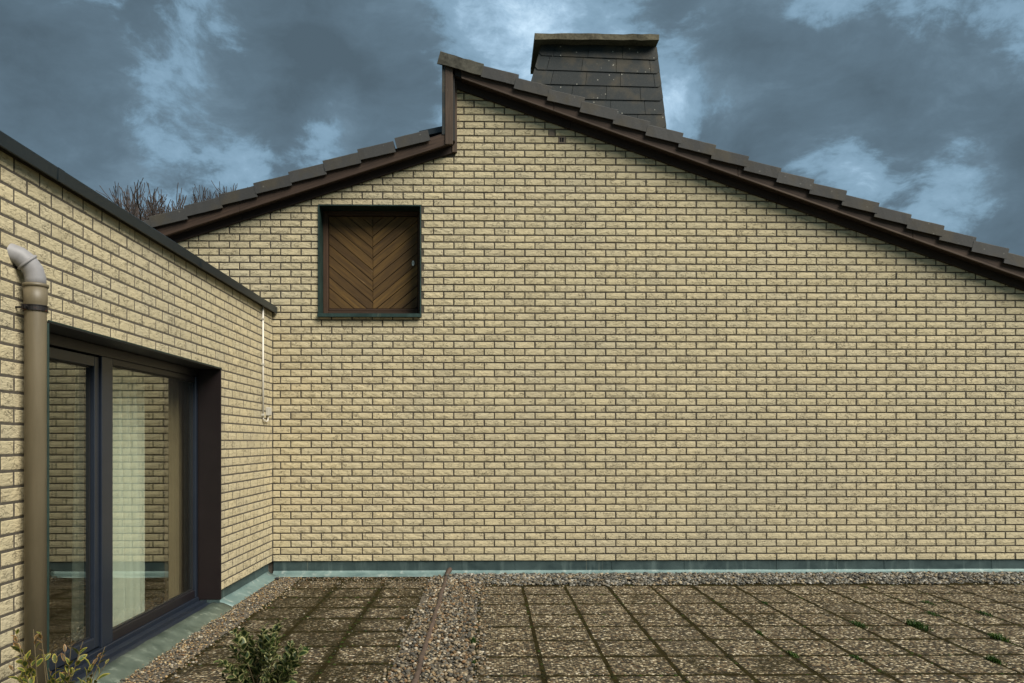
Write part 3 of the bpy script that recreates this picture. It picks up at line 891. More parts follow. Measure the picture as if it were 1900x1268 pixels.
# ------- roof, boards
mb = MB()
xa, xb = XSTEP - .10, XR + .2
mb.slant(xa, RZ(xa), xb, RZ(xb), .115, .225, -OVER + .035, 7.5)
xs0 = XLEFT - .4
mb.slant(xs0, LZ(xs0), XSTEP - .06, LZ(XSTEP - .06), .115, .225, -OVER + .035, 7.5)
# wall of the step between the two slopes
mb.box(XSTEP - .10, -OVER + .035, LZ(XSTEP) + .10, XSTEP - .02, 7.4, RZ(XSTEP) + .20)
roof = mb.build('roof', M['dark'], house, loc=(1, 0, 5))
# boards against the wall and verge boards
cuts = [XSTEP - .03, 1.02, 3.6, XR + .1]
for a, b in zip(cuts[:-1], cuts[1:]):
    mb = MB(); mb.slant(a, RZ(a), b - .002, RZ(b - .002), .0, .16, -.032, .006); bevel(mb.build('frieze_board', M['frieze'], house), .003)
cuts = [XSTEP + .06, .80, 3.05, 5.2, XR + .2]
for i, (a, b) in enumerate(zip(cuts[:-1], cuts[1:])):
    mb = MB(); mb.slant(a, RZ(a), b - .002, RZ(b - .002), .088, .235, -OVER, -OVER + .03); bevel(mb.build('verge_board', M['barge'], house), .004)
    mb = MB(); mb.slant(a, RZ(a), b - .002, RZ(b - .002), .086, .108, -OVER - .009, -OVER - .0005); bevel(mb.build('worn_edge_highlight', M['peel'], house), .003)  # added pale strip: worn lower edge and its light highlight put into the colour
    mb = MB(); mb.slant(a, RZ(a), b - .002, RZ(b - .002), .100, .116, -OVER + .031, -.002); mb.build('soffit_board', M['frieze'], house)
cuts = [xs0, -3.0, XSTEP - .06]
for a, b in zip(cuts[:-1], cuts[1:]):
    mb = MB(); mb.slant(a, LZ(a), b - .002, LZ(b - .002), .0, .14, -.032, .006); bevel(mb.build('frieze_board', M['frieze'], house), .003)
    mb = MB(); mb.slant(a, LZ(a), b - .002, LZ(b - .002), .072, .225, -OVER, -OVER + .03); bevel(mb.build('verge_board', M['barge'], house), .004)
    mb = MB(); mb.slant(a, LZ(a), b - .002, LZ(b - .002), .088, .104, -OVER + .031, -.002); mb.build('soffit_board', M['frieze'], house)
# vertical boards of the step
v0, v1 = on_y(826, 200, -OVER).x, on_y(840.5, 200, -OVER).x
zt = RZ(v0) + .22
mb = MB(); mb.box(v0, -OVER - .014, LZ(v1) + .05, v1, -OVER + .02, zt + .02); bevel(mb.build('step_board', M['peel'], house), .003)
mb = MB(); mb.box(XSTEP - .055, -.04, LZ(XSTEP) - .01, XSTEP + .004, .006, RZ(XSTEP) + .09); bevel(mb.build('step_board', M['peel'], house), .003)
mb = MB(); mb.box(XSTEP - .09, -OVER + .021, LZ(XSTEP) + .07, XSTEP - .055, -.041, RZ(XSTEP) + .12); mb.build('step_board', M['frieze'], house)
# dark sheet edge outside the step
mb = MB(); mb.slant(v0 - .038, 0, v0 - .004, .0, LZ(v0) + .20, zt + .10, -OVER - .008, 7.4); mb.build('step_cladding', M['slate'], house)

# verge tiles
def tile_mesh(name, L_, hh, mat, rough=0.0, seed=0):
    rnd = random.Random(seed)
    mb = MB()
    # local: x along slope (downhill +), y depth (front -), z up; front lip of height hh, plate going back
    nseg = 6
    vs, fs = [], []
    prof = [(-.012, -hh), (-.012, -.008), (-.004, 0), (.32, 0), (.32, -.018), (.012, -.018), (.012, -hh)]
    n = len(prof)
    for s in range(nseg + 1):
        x = L_ * s / nseg
        for y, z in prof:
            vs.append((x + rnd.uniform(-.0015, .0015), y + rnd.uniform(-1, 1) * (.0015 + rough), z + rnd.uniform(-1, 1) * (.0015 + rough)))
    for s in range(nseg):
        for k in range(n):
            k2 = (k + 1) % n
            fs.append((s * n + k, s * n + k2, (s + 1) * n + k2, (s + 1) * n + k))
    # end caps as two quads each
    for b, rev in ((0, True), (nseg * n, False)):
        for q in ((0, 1, 5, 6), (1, 2, 3, 4), (1, 4, 5)):
            f = tuple(b + i for i in q); fs.append(tuple(reversed(f)) if rev else f)
    mb.add(vs, [tuple(reversed(f)) for f in fs])
    me = mb.mesh(name, mat); return me
TL = .445
tmeshes = [tile_mesh('roof_tile', TL, .136, M['tile'], 0, k) for k in range(4)]
sl = math.atan(-rk)    # slope angle, positive downhill to the right
step = on_y(1637 + 60.0, 405, -OVER).x - on_y(1637, 405, -OVER).x
tx = on_y(899, 130, -OVER).x
i = 0
while tx < XR + .1:
    p = (tx - .015, -OVER - .028, RZ(tx) + .325)
    o = link(bpy.data.objects.new('roof_tile', tmeshes[i % 4]), roof, p)
    o.rotation_euler = (random.gauss(0, .004), sl - math.radians(6.2) + random.gauss(0, .010), random.gauss(0, .006))
    tx += step; i += 1
# left slope, uphill to the right: a mirrored tile
tx = on_y(729, 262, -OVER).x
sl2 = math.atan(lk)
stepl = on_y(665, 290, -OVER).x - on_y(601, 290, -OVER).x
i = 0
while tx > XLEFT:
    p = (tx + .445 * math.cos(sl2), -OVER - .028, LZ(tx + .42) + .315)
    o = link(bpy.data.objects.new('roof_tile', tmeshes[(i + 1) % 4]), roof, p)
    o.scale = (-1, 1, 1)
    o.rotation_euler = (random.gauss(0, .004), -(sl2 - math.radians(4.3)) + random.gauss(0, .005), random.gauss(0, .004))
    if i == 0: o.scale = (-.93, 1, .96)
    tx -= stepl; i += 1
# mossy end tile on the ridge, and the upturned sheet behind the left slope
rt = tile_mesh('ridge_tile', .545, .150, M['mossy_tile'], .006, 9)
o = link(bpy.data.objects.new('ridge_tile', rt), roof, (v0 - .055, -OVER - .035, RZ(v0) + .325)); o.rotation_euler = (0, sl - math.radians(4), 0)
a_ = on_y(778, 244, -.02); b_ = on_y(824, 234, -.02)
mb = MB(); mb.slant(a_.x, a_.z - .07, b_.x, b_.z - .07, 0, .07, -.03, .3); mb.build('roof_flashing', M['coping'], house)

# ------- chimney
chim = bpy.data.objects.new('chimney', None)
cb = on_y(1110, 240, 2.3); link(chim, house, (cb.x, 2.8, cb.z - .5)); chim['label'] = 'wide tapered slate clad chimney under lichened concrete slab'
TLc, TRc = on_y(1008, 78, 2.42), on_y(1217, 88, 2.42)
BLc, BRc = on_y(948, 290, 2.26), on_y(1241, 290, 2.26)
ybt, ybb = 3.30, 3.46
mb = MB()
vs = [BLc, BRc, TRc, TLc, Vector((BLc.x, ybb, BLc.z)), Vector((BRc.x, ybb, BRc.z)), Vector((TRc.x, ybt, TRc.z)), Vector((TLc.x, ybt, TLc.z))]
mb.add([v + Vector((0, .02 if i < 4 else 0, 0)) for i, v in enumerate(vs)], [(0, 1, 2, 3), (5, 4, 7, 6), (4, 0, 3, 7), (1, 5, 6, 2), (3, 2, 6, 7), (4, 5, 1, 0)])
mb.build('stack', M['slate'], chim)
def cface(u, v):      # v from 0 at top to 1 at bottom
    a = TLc.lerp(BLc, v); b = TRc.lerp(BRc, v); return a.lerp(b, u)
NR = 8; vrow = 1 / NR
wpx = .112 * 2.3
Z2 = (TLc - BLc).length
for r in range(NR):
    va, vb = max(0, r * vrow - .03), (r + 1) * vrow
    rowL = cface(0, vb); rowR = cface(1, vb); wid = (rowR - rowL).length
    sw = .535; off = (.30 if r == 0 else (.23, .46, .16, .40, .30, .1, .35)[(r - 1) % 7]) * 1.0
    xs = [-.02]; x = off * sw + .05
    while x < wid - .06:
        xs.append(x); x += sw
    xs.append(wid + .015)
    for a, b in zip(xs[:-1], xs[1:]):
        def P(x, v, n):
            q = cface(x / wid, v); return (q.x, q.y - n, q.z)
        g_ = .003; lift = random.uniform(.0, .004)
        last = b > wid
        # lower edge stands off, right corner clipped on edge slates
        ch = .05 if (last or a < 0) else .0
        pts = [(a + g_, va, .004), (b - g_, va, .004), (b - g_, vb - ch * .5, .016 + lift), (b - g_ - (ch if last else 0), vb, .017 + lift), (a + g_ + (ch if a < 0 else 0), vb, .017 + lift), (a + g_, vb - ch * .5, .016 + lift)]
        front = [P(x_, v_, n_ + .007) for x_, v_, n_ in pts]; back = [P(x_, v_, n_) for x_, v_, n_ in pts]
        n = 6
        mb = MB(); mb.add(front + back, [tuple(reversed(range(n)))] + [tuple(range(n, 2 * n))] + [(k, (k + 1) % n, n + (k + 1) % n, n + k) for k in range(n)])
        sl_o = mb.build('slate', M['slate'], chim)
ct = on_y(992, 61, 2.24); cr = on_y(1223, 63, 2.24)
mb = MB()
nx_ = 14; vs = []; fs = []
for s in range(nx_ + 1):
    x = ct.x + (cr.x - ct.x) * s / nx_; zt_ = ct.z + (cr.z - ct.z) * s / nx_
    for y, z in ((2.24, -.095), (2.235, -.01), (2.26, .0), (3.40, .0), (3.40, -.095)):
        vs.append((x, y + random.uniform(-.006, .006), zt_ + z + random.uniform(-.007, .007)))
for s in range(nx_):
    for k in range(5):
        fs.append((s * 5 + k, s * 5 + (k + 1) % 5, (s + 1) * 5 + (k + 1) % 5, (s + 1) * 5 + k))
fs.append((4, 3, 2, 1, 0)); fs.append(tuple(nx_ * 5 + k for k in range(5)))
mb.add(vs, [tuple(reversed(f)) for f in fs]); mb.build('cap_slab', M['cap'], chim)

# ------------------------------------------------------------------ annex on the left
annex = thing('flat_roofed_annex', 'flat roofed cream brick annex with dark sheet coping and glazed patio door', 'annex', (XL - 2, -6, -.28))
XI = XL - .0030; XB = XL - .36
mb = MB()
mb.box(XB, YA0, ZB, XI, YD0 - .002, ZCB + .03)
mb.box(XB, YD1 + .002, ZB, XI, -.0, ZCB + .03)
mb.box(XB, YD0 - .002, ZDT + .003, XI, YD1 + .002, ZCB + .03)
mb.box(XB, YA0, -.29, XL - .045, YD0 - .002, ZB); mb.box(XB, YD1 + .002, -.29, XL - .045, 0, ZB)
awall = mb.build('annex_wall', M['mortar'], annex, loc=(XL, -5, ZB))
mb = MB()
x9 = XL - 5.0
mb.box(x9, YA0, -.29, x9 + .2, .0, ZCB + .02); mb.box(x9 + .2, YA0, -.29, XB, YA0 + .2, ZCB + .02); mb.box(x9 + .2, -.2, -.29, XB, -.0, ZCB + .02)
mb.box(x9 + .2, YA0 + .2, ZCB - .35, XB, -.2, ZCB - .1)
mb.build('room_wall', M['room'], annex)
mb = MB(); mb.box(x9 + .2, YA0 + .2, -.29, XB - .001, -.2, .05); mb.build('room_floor', M['room_floor'], annex)
aw = Wall(annex_conv, lambda p: (p[1] * .35, p[0], p[2]))
jy = on_x(494.6, 1050, XL).y
nrow = 0
while True:
    z0 = ZB + nrow * COURSE; z1 = z0 + COURSE - JOINT
    if z0 > ZCB + .02: break
    ph = 0 if nrow % 2 == 0 else PITCH / 2
    for i in range(-60, 8):
        y0 = jy + ph + i * PITCH + JOINT / 2 + random.uniform(-.002, .002); y1 = y0 + PITCH - JOINT
        if y0 > -.03 or y1 < -8.2: continue
        y1 = min(y1, -.004)
        rects = rect_minus((y0, z0, y1, min(z1, ZCB + .025)), (YD0 - .004, -1, YD1 + .004, ZDT + .010))
        for q in rects:
            if abs((q[2] - q[0]) - (PITCH - JOINT)) < 1e-4 and abs((q[3] - q[1]) - (COURSE - JOINT)) < 1e-4:
                aw.full.append(((q[0] + q[2]) / 2, (q[1] + q[3]) / 2))
            else: aw.cut.append([(q[0], q[1]), (q[2], q[1]), (q[2], q[3]), (q[0], q[3])])
    nrow += 1
def proj(p):
    q = p - CAMP; d = q.dot(_fwd)
    if d < .1: return (-999, -999)
    return (CX + F * q.dot(_right) / d, HY - F * q.z / d)
def vis_annex(c):
    u = proj(annex_conv((c[0], 0, c[1])))
    return u[0] > 2 and u[1] < 1268
aw.finish(awall, 300, vis_annex)
for y in (-4.6,):
    pass
# far part of the near wall (out of frame, no bricks built past it): coping
mb = MB()
vs = []
yl = [YA0, -7.2, -4.9, -2.55, .0]
for a, b in zip(yl[:-1], yl[1:]):
    mb = MB()
    b2 = b - (.002 if b < 0 else .012)
    pr = [(XL + .060, ZCB), (XL + .064, ZCB + .078), (XL + .050, ZCT), (XL - .30, ZCT + .012), (XL - .30, ZCB + .022), (XL + .048, ZCB + .030), (XL + .048, ZCB)]
    n = len(pr); vs = [(x, y, z) for y in (a, b2) for x, z in pr]
    mb.add(vs, [tuple(reversed(range(n))), tuple(range(n, 2 * n))] + [(k, (k + 1) % n, n + (k + 1) % n, n + k) for k in range(n)])
    o = mb.build('coping', M['coping'], annex); bevel(o, .003)
    if b < 0:
        mb = MB(); mb.box(XL + .0625, b - .04, ZCB - .002, XL + .0665, b + .03, ZCB + .078); mb.build('coping_joint', M['coping'], o, loc=WL[annex.name])
# raised edge strip standing on the coping
mb = MB(); mb.box(XL - .26, YA0, ZCT + .008, XL - .02, -.32, ZCT + .035); bevel(mb.build('roof_edge_strip', M['coping'], annex), .008)
mb = MB(); mb.box(x9, YA0, ZCB + .022, XL - .31, -.32, ZCB + .05); mb.build('flat_roof', M['dark'], annex)

# flashing along the annex foot, from the door to the corner and near the pipe
def side_flash(ya, yb, nm):
    pts = [(-.034, ZB + .03), (-.030, .075), (-.006, .050), (.098, .014), (.104, .004)]
    n = len(pts); segs = max(2, int((yb - ya) / .18)); vs = []
    for s in range(segs + 1):
        y = ya + (yb - ya) * s / segs
        for x, z in pts: vs.append((XL + x + random.uniform(-.003, .003), y, z + random.uniform(-.0025, .0025)))
    mb = MB(); mb.add(vs, [(s * n, (s + 1) * n, (s + 1) * n + 1, s * n + 1) for s in range(segs)])
    up = mb.build('base_flashing', M['teal'], annex); m_ = up.modifiers.new('s', 'SOLIDIFY'); m_.thickness = .002; m_.offset = -1
    mb = MB(); mb.smooth = True
    mb.add(vs, [(s * n + k, (s + 1) * n + k, (s + 1) * n + k + 1, s * n + k + 1) for s in range(segs) for k in range(1, n - 1)])
    lp = mb.build('flashing_lip', M['teal_light'], up, loc=WL[annex.name]); m_ = lp.modifiers.new('s', 'SOLIDIFY'); m_.thickness = .002; m_.offset = -1
side_flash(YD1 + .01, -.085, 'a'); side_flash(-8.0, YD0 - .01, 'b')

# ------- patio door
door = bpy.data.objects.new('patio_door', None); link(door, annex, (XL - .24, (YD0 + YD1) / 2, .1)); door['label'] = 'sliding patio door with blue black frame reflecting the brick gable'
XF = XL - .215      # front of the frame
ZSILL = .125
mb = MB(); mb.box(XL - .215, YD1 - .014, .095, XL + .012, YD1 + .003, ZDT); bevel(mb.build('jamb_panel', M['jamb'], door), .003)
mb = MB(); mb.box(XL - .215, YD0 - .003, .095, XL + .012, YD0 + .014, ZDT); bevel(mb.build('jamb_panel', M['green_sheet'], door), .003)
mb = MB(); mb.box(XL - .215, YD0 - .003, ZDT, XL + .014, YD1 + .003, ZDT + .008); mb.build('head_panel', M['gasket'], door)
mb = MB(); mb.box(XL + .010, YD0 - .003, ZDT + .0085, XL + .016, YD1 + .003, ZDT + .016); mb.build('drip_edge', M['green_sheet'], door)
yf0, yf1 = YD0 + .014, YD1 - .014
ZH = ZDT - .002
def fbar(nm, y0, z0, y1, z1, x0, x1, mat, bv=.004):
    mb = MB(); mb.box(x0, y0, z0, x1, y1, z1); return bevel(mb.build(nm, mat, door), bv)
# outer frame
fbar('frame_head', yf0, ZH - .075, yf1, ZH, XF - .14, XF, M['frame_brown'])
fbar('frame_sill', yf0, ZSILL - .05, yf1, ZSILL, XF - .14, XF + .01, M['frame'])
fbar('frame_post', yf0, ZSILL, yf0 + .06, ZH - .075, XF - .075, XF, M['frame'])
fbar('frame_post', yf1 - .055, ZSILL, yf1, ZH - .075, XF - .075, XF, M['frame'])
YM0 = on_x(190, 800, XF).y; YM1 = on_x(211, 800, XF).y
# fixed right light set at the front, sliding left sash behind
xg = XF - .045
fbar('mullion', YM0 + .004, ZSILL, YM1, ZH - .075, XF - .07, XF - .006, M['frame'])
fbar('right_rail', YM1, ZSILL, yf1 - .055, ZSILL + .075, XF - .07, XF - .008, M['frame_brown'])
fbar('right_rail', YM1, ZH - .125, yf1 - .055, ZH - .075, XF - .07, XF - .008, M['frame_brown'])
# left sash
yl0, yl1 = yf0 + .062, YM0 + .002
fbar('sash_stile', yl1 - .075, ZSILL + .012, yl1, ZH - .085, XF - .100, XF - .022, M['frame'])
fbar('sash_stile', yl0, ZSILL + .012, yl0 + .075, ZH - .085, XF - .100, XF - .022, M['frame'])
fbar('sash_rail', yl0 + .075, ZSILL + .012, yl1 - .075, ZSILL + .090, XF - .100, XF - .022, M['frame'])
fbar('sash_rail', yl0 + .075, ZH - .160, yl1 - .075, ZH - .085, XF - .100, XF - .022, M['frame'])
# gaskets and panes (double glazing: two faces of a sealed unit)
def pane(y0, z0, y1, z1, xfront):
    gk = MB(); w = .012
    for (a, b, c, d) in ((y0, z0, y0 + w, z1), (y1 - w, z0, y1, z1), (y0 + w, z0, y1 - w, z0 + w), (y0 + w, z1 - w, y1 - w, z1)):
        gk.box(xfront - .026, a, b, xfront + .004, c, d)
    gk.build('gasket', M['gasket'], door)
    mb = MB(); mb.box(xfront - .024, y0 + .004, z0 + .004, xfront, y1 - .004, z1 - .004); mb.build('pane', M['glass'], door)
pane(YM1, ZSILL + .075, yf1 - .055, ZH - .125, XF - .030)
pane(yl0 + .075, ZSILL + .090, yl1 - .075, ZH - .160, XF - .055)
# threshold: stepped metal sill and sloping apron
mb = MB()
pr = [(XF + .012, ZSILL - .012), (XF + .012, .085), (XF + .060, .078), (XF + .060, .092), (XF + .085, .092), (XF + .085, .066), (XF + .150, .058)]
n = len(pr)
def strip(mb, pr, ya, yb, jit=0.0, segs=12):
    n = len(pr); vs = []
    for s in range(segs + 1):
        y = ya + (yb - ya) * s / segs
        for x, z in pr: vs.append((x + random.uniform(-jit, jit), y, z + random.uniform(-jit, jit)))
    mb.add(vs, [(s * n + k, (s + 1) * n + k, (s + 1) * n + k + 1, s * n + k + 1) for s in range(segs) for k in range(n - 1)])
strip(mb, pr, YD0 + .002, YD1 - .002)
o = mb.build('threshold', M['frame'], door); m_ = o.modifiers.new('s', 'SOLIDIFY'); m_.thickness = .003; m_.offset = -1
mb = MB(); mb.smooth = True
strip(mb, [(XF + .148, .066), (XL + .02, .052), (XL + .085, .024), (XL + .125, .006), (XL + .130, -.004)], YD0 - .02, YD1 + .03, .003, 16)
o = mb.build('apron', M['apron'], door); m_ = o.modifiers.new('s', 'SOLIDIFY'); m_.thickness = .003; m_.offset = -1
mb = MB(); mb.box(XL - .36, YD0 - .002, -.28, XL + .02, YD1 + .002, .045); mb.build('threshold_base', M['teal'], door)
mb = MB(); mb.box(XL - .19, YD1 - .010, .045, XL - .004, YD1 + .001, .094); mb.build('jamb_foot', M['teal'], door)

# ------- curtains inside
def curtain(name, label, ya, yb, x, amp, waves, mat, seed):
    rnd = random.Random(seed)
    mb = MB(); mb.smooth = True; n = 90; rows = 6
    z0, z1 = .10, 2.42; ph = rnd.random() * 6
    vs = []
    for r in range(rows + 1):
        f = r / rows
        for i in range(n + 1):
            s = i / n
            a = amp * (1.1 - .35 * f)
            xx = x + a * math.sin(s * waves * 6.283 + ph + .6 * math.sin(s * 9 + f)) + .3 * a * math.sin(s * waves * 2.3 * 6.283 + f * 1.5)
            vs.append((xx, ya + (yb - ya) * s, z0 + (z1 - z0) * f))
    mb.add(vs, [(r * (n + 1) + i, r * (n + 1) + i + 1, (r + 1) * (n + 1) + i + 1, (r + 1) * (n + 1) + i) for r in range(rows) for i in range(n)])
    o = mb.build(name, mat, loc=(x, (ya + yb) / 2, z0)); tag(o, label, 'curtain')
yc0 = on_x(212, 800, XF - .2).y
curtain('curtain', 'sheer white curtain hanging behind the right door pane', -3.62, -2.62, XB - .13, .085, 6, M['curtain'], 3)
curtain('panel_standin', 'brown cloth added as stand-in for the brown panel in the right pane', -2.20, -1.62, XB - .05, .025, 5, M['panel_standin'], 8)  # added cloth, stands in for the brown panel showing in the right pane
mb = MB(); mb.tube([(XB - .10, YD0 - .3, 2.45), (XB - .10, YD1 + .3, 2.45)], .012, 8); tag(mb.build('curtain_rail', M['white'], annex), None)

# ------------------------------------------------------------------ drain pipe
XP = XL + .082
pc = on_x(66, 800, XP); YP = pc.y
pipe = thing('drain_pipe', 'beige plastic drainpipe with grey elbow and rusty clamp on annex wall', 'drainpipe', (XP, YP, 0))
R_ = .056
zs = on_x(66, 527, XP).z
mb = MB(); mb.smooth = True
mb.tube([(XP, YP, -.02), (XP, YP, zs - .16), (XP, YP, zs - .12), (XP, YP, zs - .11), (XP, YP, zs - .02)], [R_, R_, R_, R_ + .004, R_ + .005], 28); mb.build('pipe', M['pipe'], pipe)
mb = MB(); mb.smooth = True
mb.tube([(XP, YP, zs - .022), (XP, YP, zs - .018), (XP, YP, zs - .004), (XP, YP, zs)], [R_ + .005, R_ + .011, R_ + .011, R_ + .002], 28); mb.build('collar', M['pipe'], pipe)
path = []; rad = []
zc_ = zs - .01
pts = [Vector((XP, YP, zs - .02)), Vector((XP, YP, zs + .03)), Vector((XP - .008, YP - .010, zs + .075)), Vector((XP - .030, YP - .028, zs + .115)), Vector((XP - .062, YP - .050, zs + .145)), Vector((XP - .105, YP - .075, zs + .160)), Vector((XP - .15, YP - .09, zs + .165))]
mb = MB(); mb.smooth = True; mb.tube(pts, [R_ - .002] * 7, 28); mb.build('elbow', M['elbow'], pipe)
mb = MB(); mb.smooth = True; q = pts[3]; dq = (pts[4] - pts[2]).normalized(); mb.tube([q - dq * .008, q - dq * .006, q + dq * .006, q + dq * .008], [R_ - .001, R_ + .006, R_ + .006, R_ - .001], 28); mb.build('elbow_ring', M['elbow'], pipe)
zk = on_x(66, 573, XP).z
mb = MB(); mb.tube([(XP, YP, zk - .014), (XP, YP, zk + .014)], R_ + .005, 28)
mb.tube([(XP, YP, zk - .016), (XP, YP, zk - .012)], R_ + .008, 28); mb.tube([(XP, YP, zk + .012), (XP, YP, zk + .016)], R_ + .008, 28)
mb.box(XP - .03, YP - R_ - .030, zk - .013, XP - .022, YP - R_ + .01, zk + .013); mb.box(XP - .016, YP - R_ - .030, zk - .013, XP - .008, YP - R_ + .01, zk + .013)
mb.tube([(XP - .035, YP - R_ - .018, zk), (XP + .0, YP - R_ - .018, zk)], .006, 8)
mb.tube([(XL - .02, YP - R_ + .005, zk), (XP - .02, YP - R_ + .005, zk)], .006, 8)
mb.build('clamp', M['clamp'], pipe)

# ------------------------------------------------------------------ cable conduit
cy_ = on_x(488, 700, XL + .015).y; zb_ = on_x(488, 775, XL + .015).z
con = thing('cable_conduit', 'thin white cable conduit ending at small grey box by the corner', 'conduit', (XL, cy_, zb_))
mb = MB(); mb.smooth = True; mb.tube([(XL + .014, cy_, zb_), (XL + .014, cy_, ZCB + .01)], .0115, 12); mb.build('tube', M['white'], con)
for z_ in (zb_ + .03, zb_ + .62, zb_ + 1.15):
    mb = MB(); mb.box(XL - .002, cy_ - .018, z_ - .012, XL + .029, cy_ + .018, z_ + .012); bevel(mb.build('clip', M['grey_box'], con), .003)
by_ = on_x(498, 765, XL + .02).y; bz_ = on_x(498, 764, XL + .02).z
mb = MB(); mb.smooth = True; mb.tube([(XL + .014, cy_, zb_ + .005), (XL + .016, cy_ + .02, zb_ - .03), (XL + .018, (cy_ + by_) / 2, zb_ - .045), (XL + .018, by_ - .02, zb_ - .035), (XL + .018, by_, bz_ - .04)], .008, 10); mb.build('cable', M['white'], con)
mb = MB(); mb.box(XL - .002, by_ - .045, bz_ - .05, XL + .042, by_ + .045, bz_ + .05); jb = bevel(mb.build('junction_box', M['grey_box'], con), .006, 2)
mb = MB(); mb.box(XL + .0425, by_ - .040, bz_ - .045, XL + .050, by_ + .040, bz_ + .045); bevel(mb.build('lid', M['grey_box'], jb, loc=WL[con.name]), .003)

# ------------------------------------------------------------------ brown strip in the gravel
XS = -.497
mb = MB(); mb.smooth = True
path, rad = [], []
y = -5.3
while y < -.13:
    path.append((XS + .010 * mnoise.noise(Vector((y * 2, 0, 0))) + .004 * random.uniform(-1, 1), y, .018 + .006 * mnoise.noise(Vector((y * 4, 5, 0)))))
    rad.append(.021 + .004 * mnoise.noise(Vector((y * 7, 9, 0))) + (.003 if int(y * 9) % 3 == 0 else 0)); y += .045
path += [(XS + .006, -.10, .045), (XS + .02, -.055, .066), (XS + .03, -.015, .075), (XS + .032, .018, .078)]
rad += [.028, .032, .030, .026]
mb.tube(path, rad, 10); o = mb.build('sealing_strip', M['strip'], loc=(XS, -2.7, 0)); tag(o, 'lumpy brown sealing strip running through the gravel to the gable', 'strip')

# ------------------------------------------------------------------ clods lying by the flashing
def clod(px, py, s, label):
    p = on_z(px, py, 0.02); vs, fs = random.choice(PEB)
    mb = MB(); mb.add([(p.x + v.x * s, p.y + v.y * s, p.z + v.z * s * .7) for v in vs], fs)
    tag(mb.build('dirt_clod', M['clod'], loc=(p.x, p.y, 0)), label, 'clod', 'black clods by the wall')
clod(513.5, 1074, .030, 'black clod lying in the corner where the two flashings meet')
clod(872, 1067, .034, 'black clod on the gravel just right of the brown strip end')
clod(1506, 1069, .032, 'black clod on grey gravel near the middle of right flashing')
clod(1822, 1068, .026, 'black clod on grey gravel by flashing near right picture edge')

# ------------------------------------------------------------------ weeds in the joints
def weed(px, py, w, h, n, label, spread=None, hue=0):
    p = on_z(px, py, 0.0); h *= .62
    mb = MB()
    for k in range(n):
        e1, e2 = max(-.8, min(.8, random.gauss(0, .4))), max(-.85, min(.85, random.gauss(0, .42)))
        x, y = p.x + w * e1 * .55, p.y + w * e2 * 1.7
        hh = h * random.uniform(.4, 1.25) * math.exp(-(e1 * e1 + e2 * e2) * .8); lean = random.uniform(.1, .8) * hh; b = random.random() * 6.283
        wd = random.uniform(.0025, .0055)
        dx, dy = math.cos(b), math.sin(b)
        sx, sy = -dy * wd, dx * wd
        c0 = (.020, .050, .008); g = random.uniform(.6, 1.3); c1 = (.040 * g, .085 * g, .014 * g)
        if hue and random.random() < .4: c1 = (.075, .12, .018)
        vs = [(x - sx, y - sy, -.012), (x + sx, y + sy, -.012), (x + sx + dx * lean * .4, y + sy + dy * lean * .4, hh * .65), (x - sx + dx * lean * .4, y - sy + dy * lean * .4, hh * .65), (x + dx * lean, y + dy * lean, hh)]
        mb.add(vs, [(0, 1, 2, 3), (3, 2, 4)], c=[c0, c0, c1, c1, c1])
    o = mb.build('weed_tuft', M['grassblade'], loc=(p.x, p.y, -.02)); tag(o, label, 'weed', 'weeds in the paving joints')
weed(878, 1194, .055, .075, 70, 'bright green leafy weed in gravel right of the brown strip')
weed(880, 1232, .045, .050, 45, 'small dark weed in gravel below the bright leafy weed')
weed(885, 1103, .05, .05, 60, 'thin moss green weed patch in gravel close to the gable')
weed(1409, 1176, .045, .045, 60, 'small round green weed in a joint right of centre', hue=1)
weed(1594, 1161, .11, .050, 110, 'low grass tuft on a crossing of joints, left of the longest tuft')
weed(1702, 1163, .13, .085, 200, 'longest grass tuft in the paving, upright blades')
weed(1722, 1120, .08, .045, 60, 'small grass tuft in a cross joint behind the longest tuft')
weed(1730, 1141, .09, .045, 70, 'flat grass tuft in the joint between the two upright tufts')
weed(1828, 1141, .09, .045, 70, 'flat grass tuft nearest the gable at right picture edge')
weed(1852, 1186, .085, .070, 230, 'broad bright grass tuft by the right picture edge', hue=1)
weed(1845, 1228, .07, .060, 140, 'dark grass patch in front of the broad tuft by right edge')
weed(1472, 1216, .07, .035, 120, 'creeping green weed patch along a joint in the foreground', hue=1)
weed(1590, 1222, .07, .03, 110, 'creeping green weed along the foreground cross joint, right of centre')
weed(1420, 1120, .05, .03, 50, 'small dark weed at a joint crossing near the gable gravel')
weed(784, 1222, .03, .05, 30, 'few grass blades growing against the brown strip', hue=1)
weed(566, 1210, .05, .07, 50, 'small grass tuft just right of the variegated shrub')

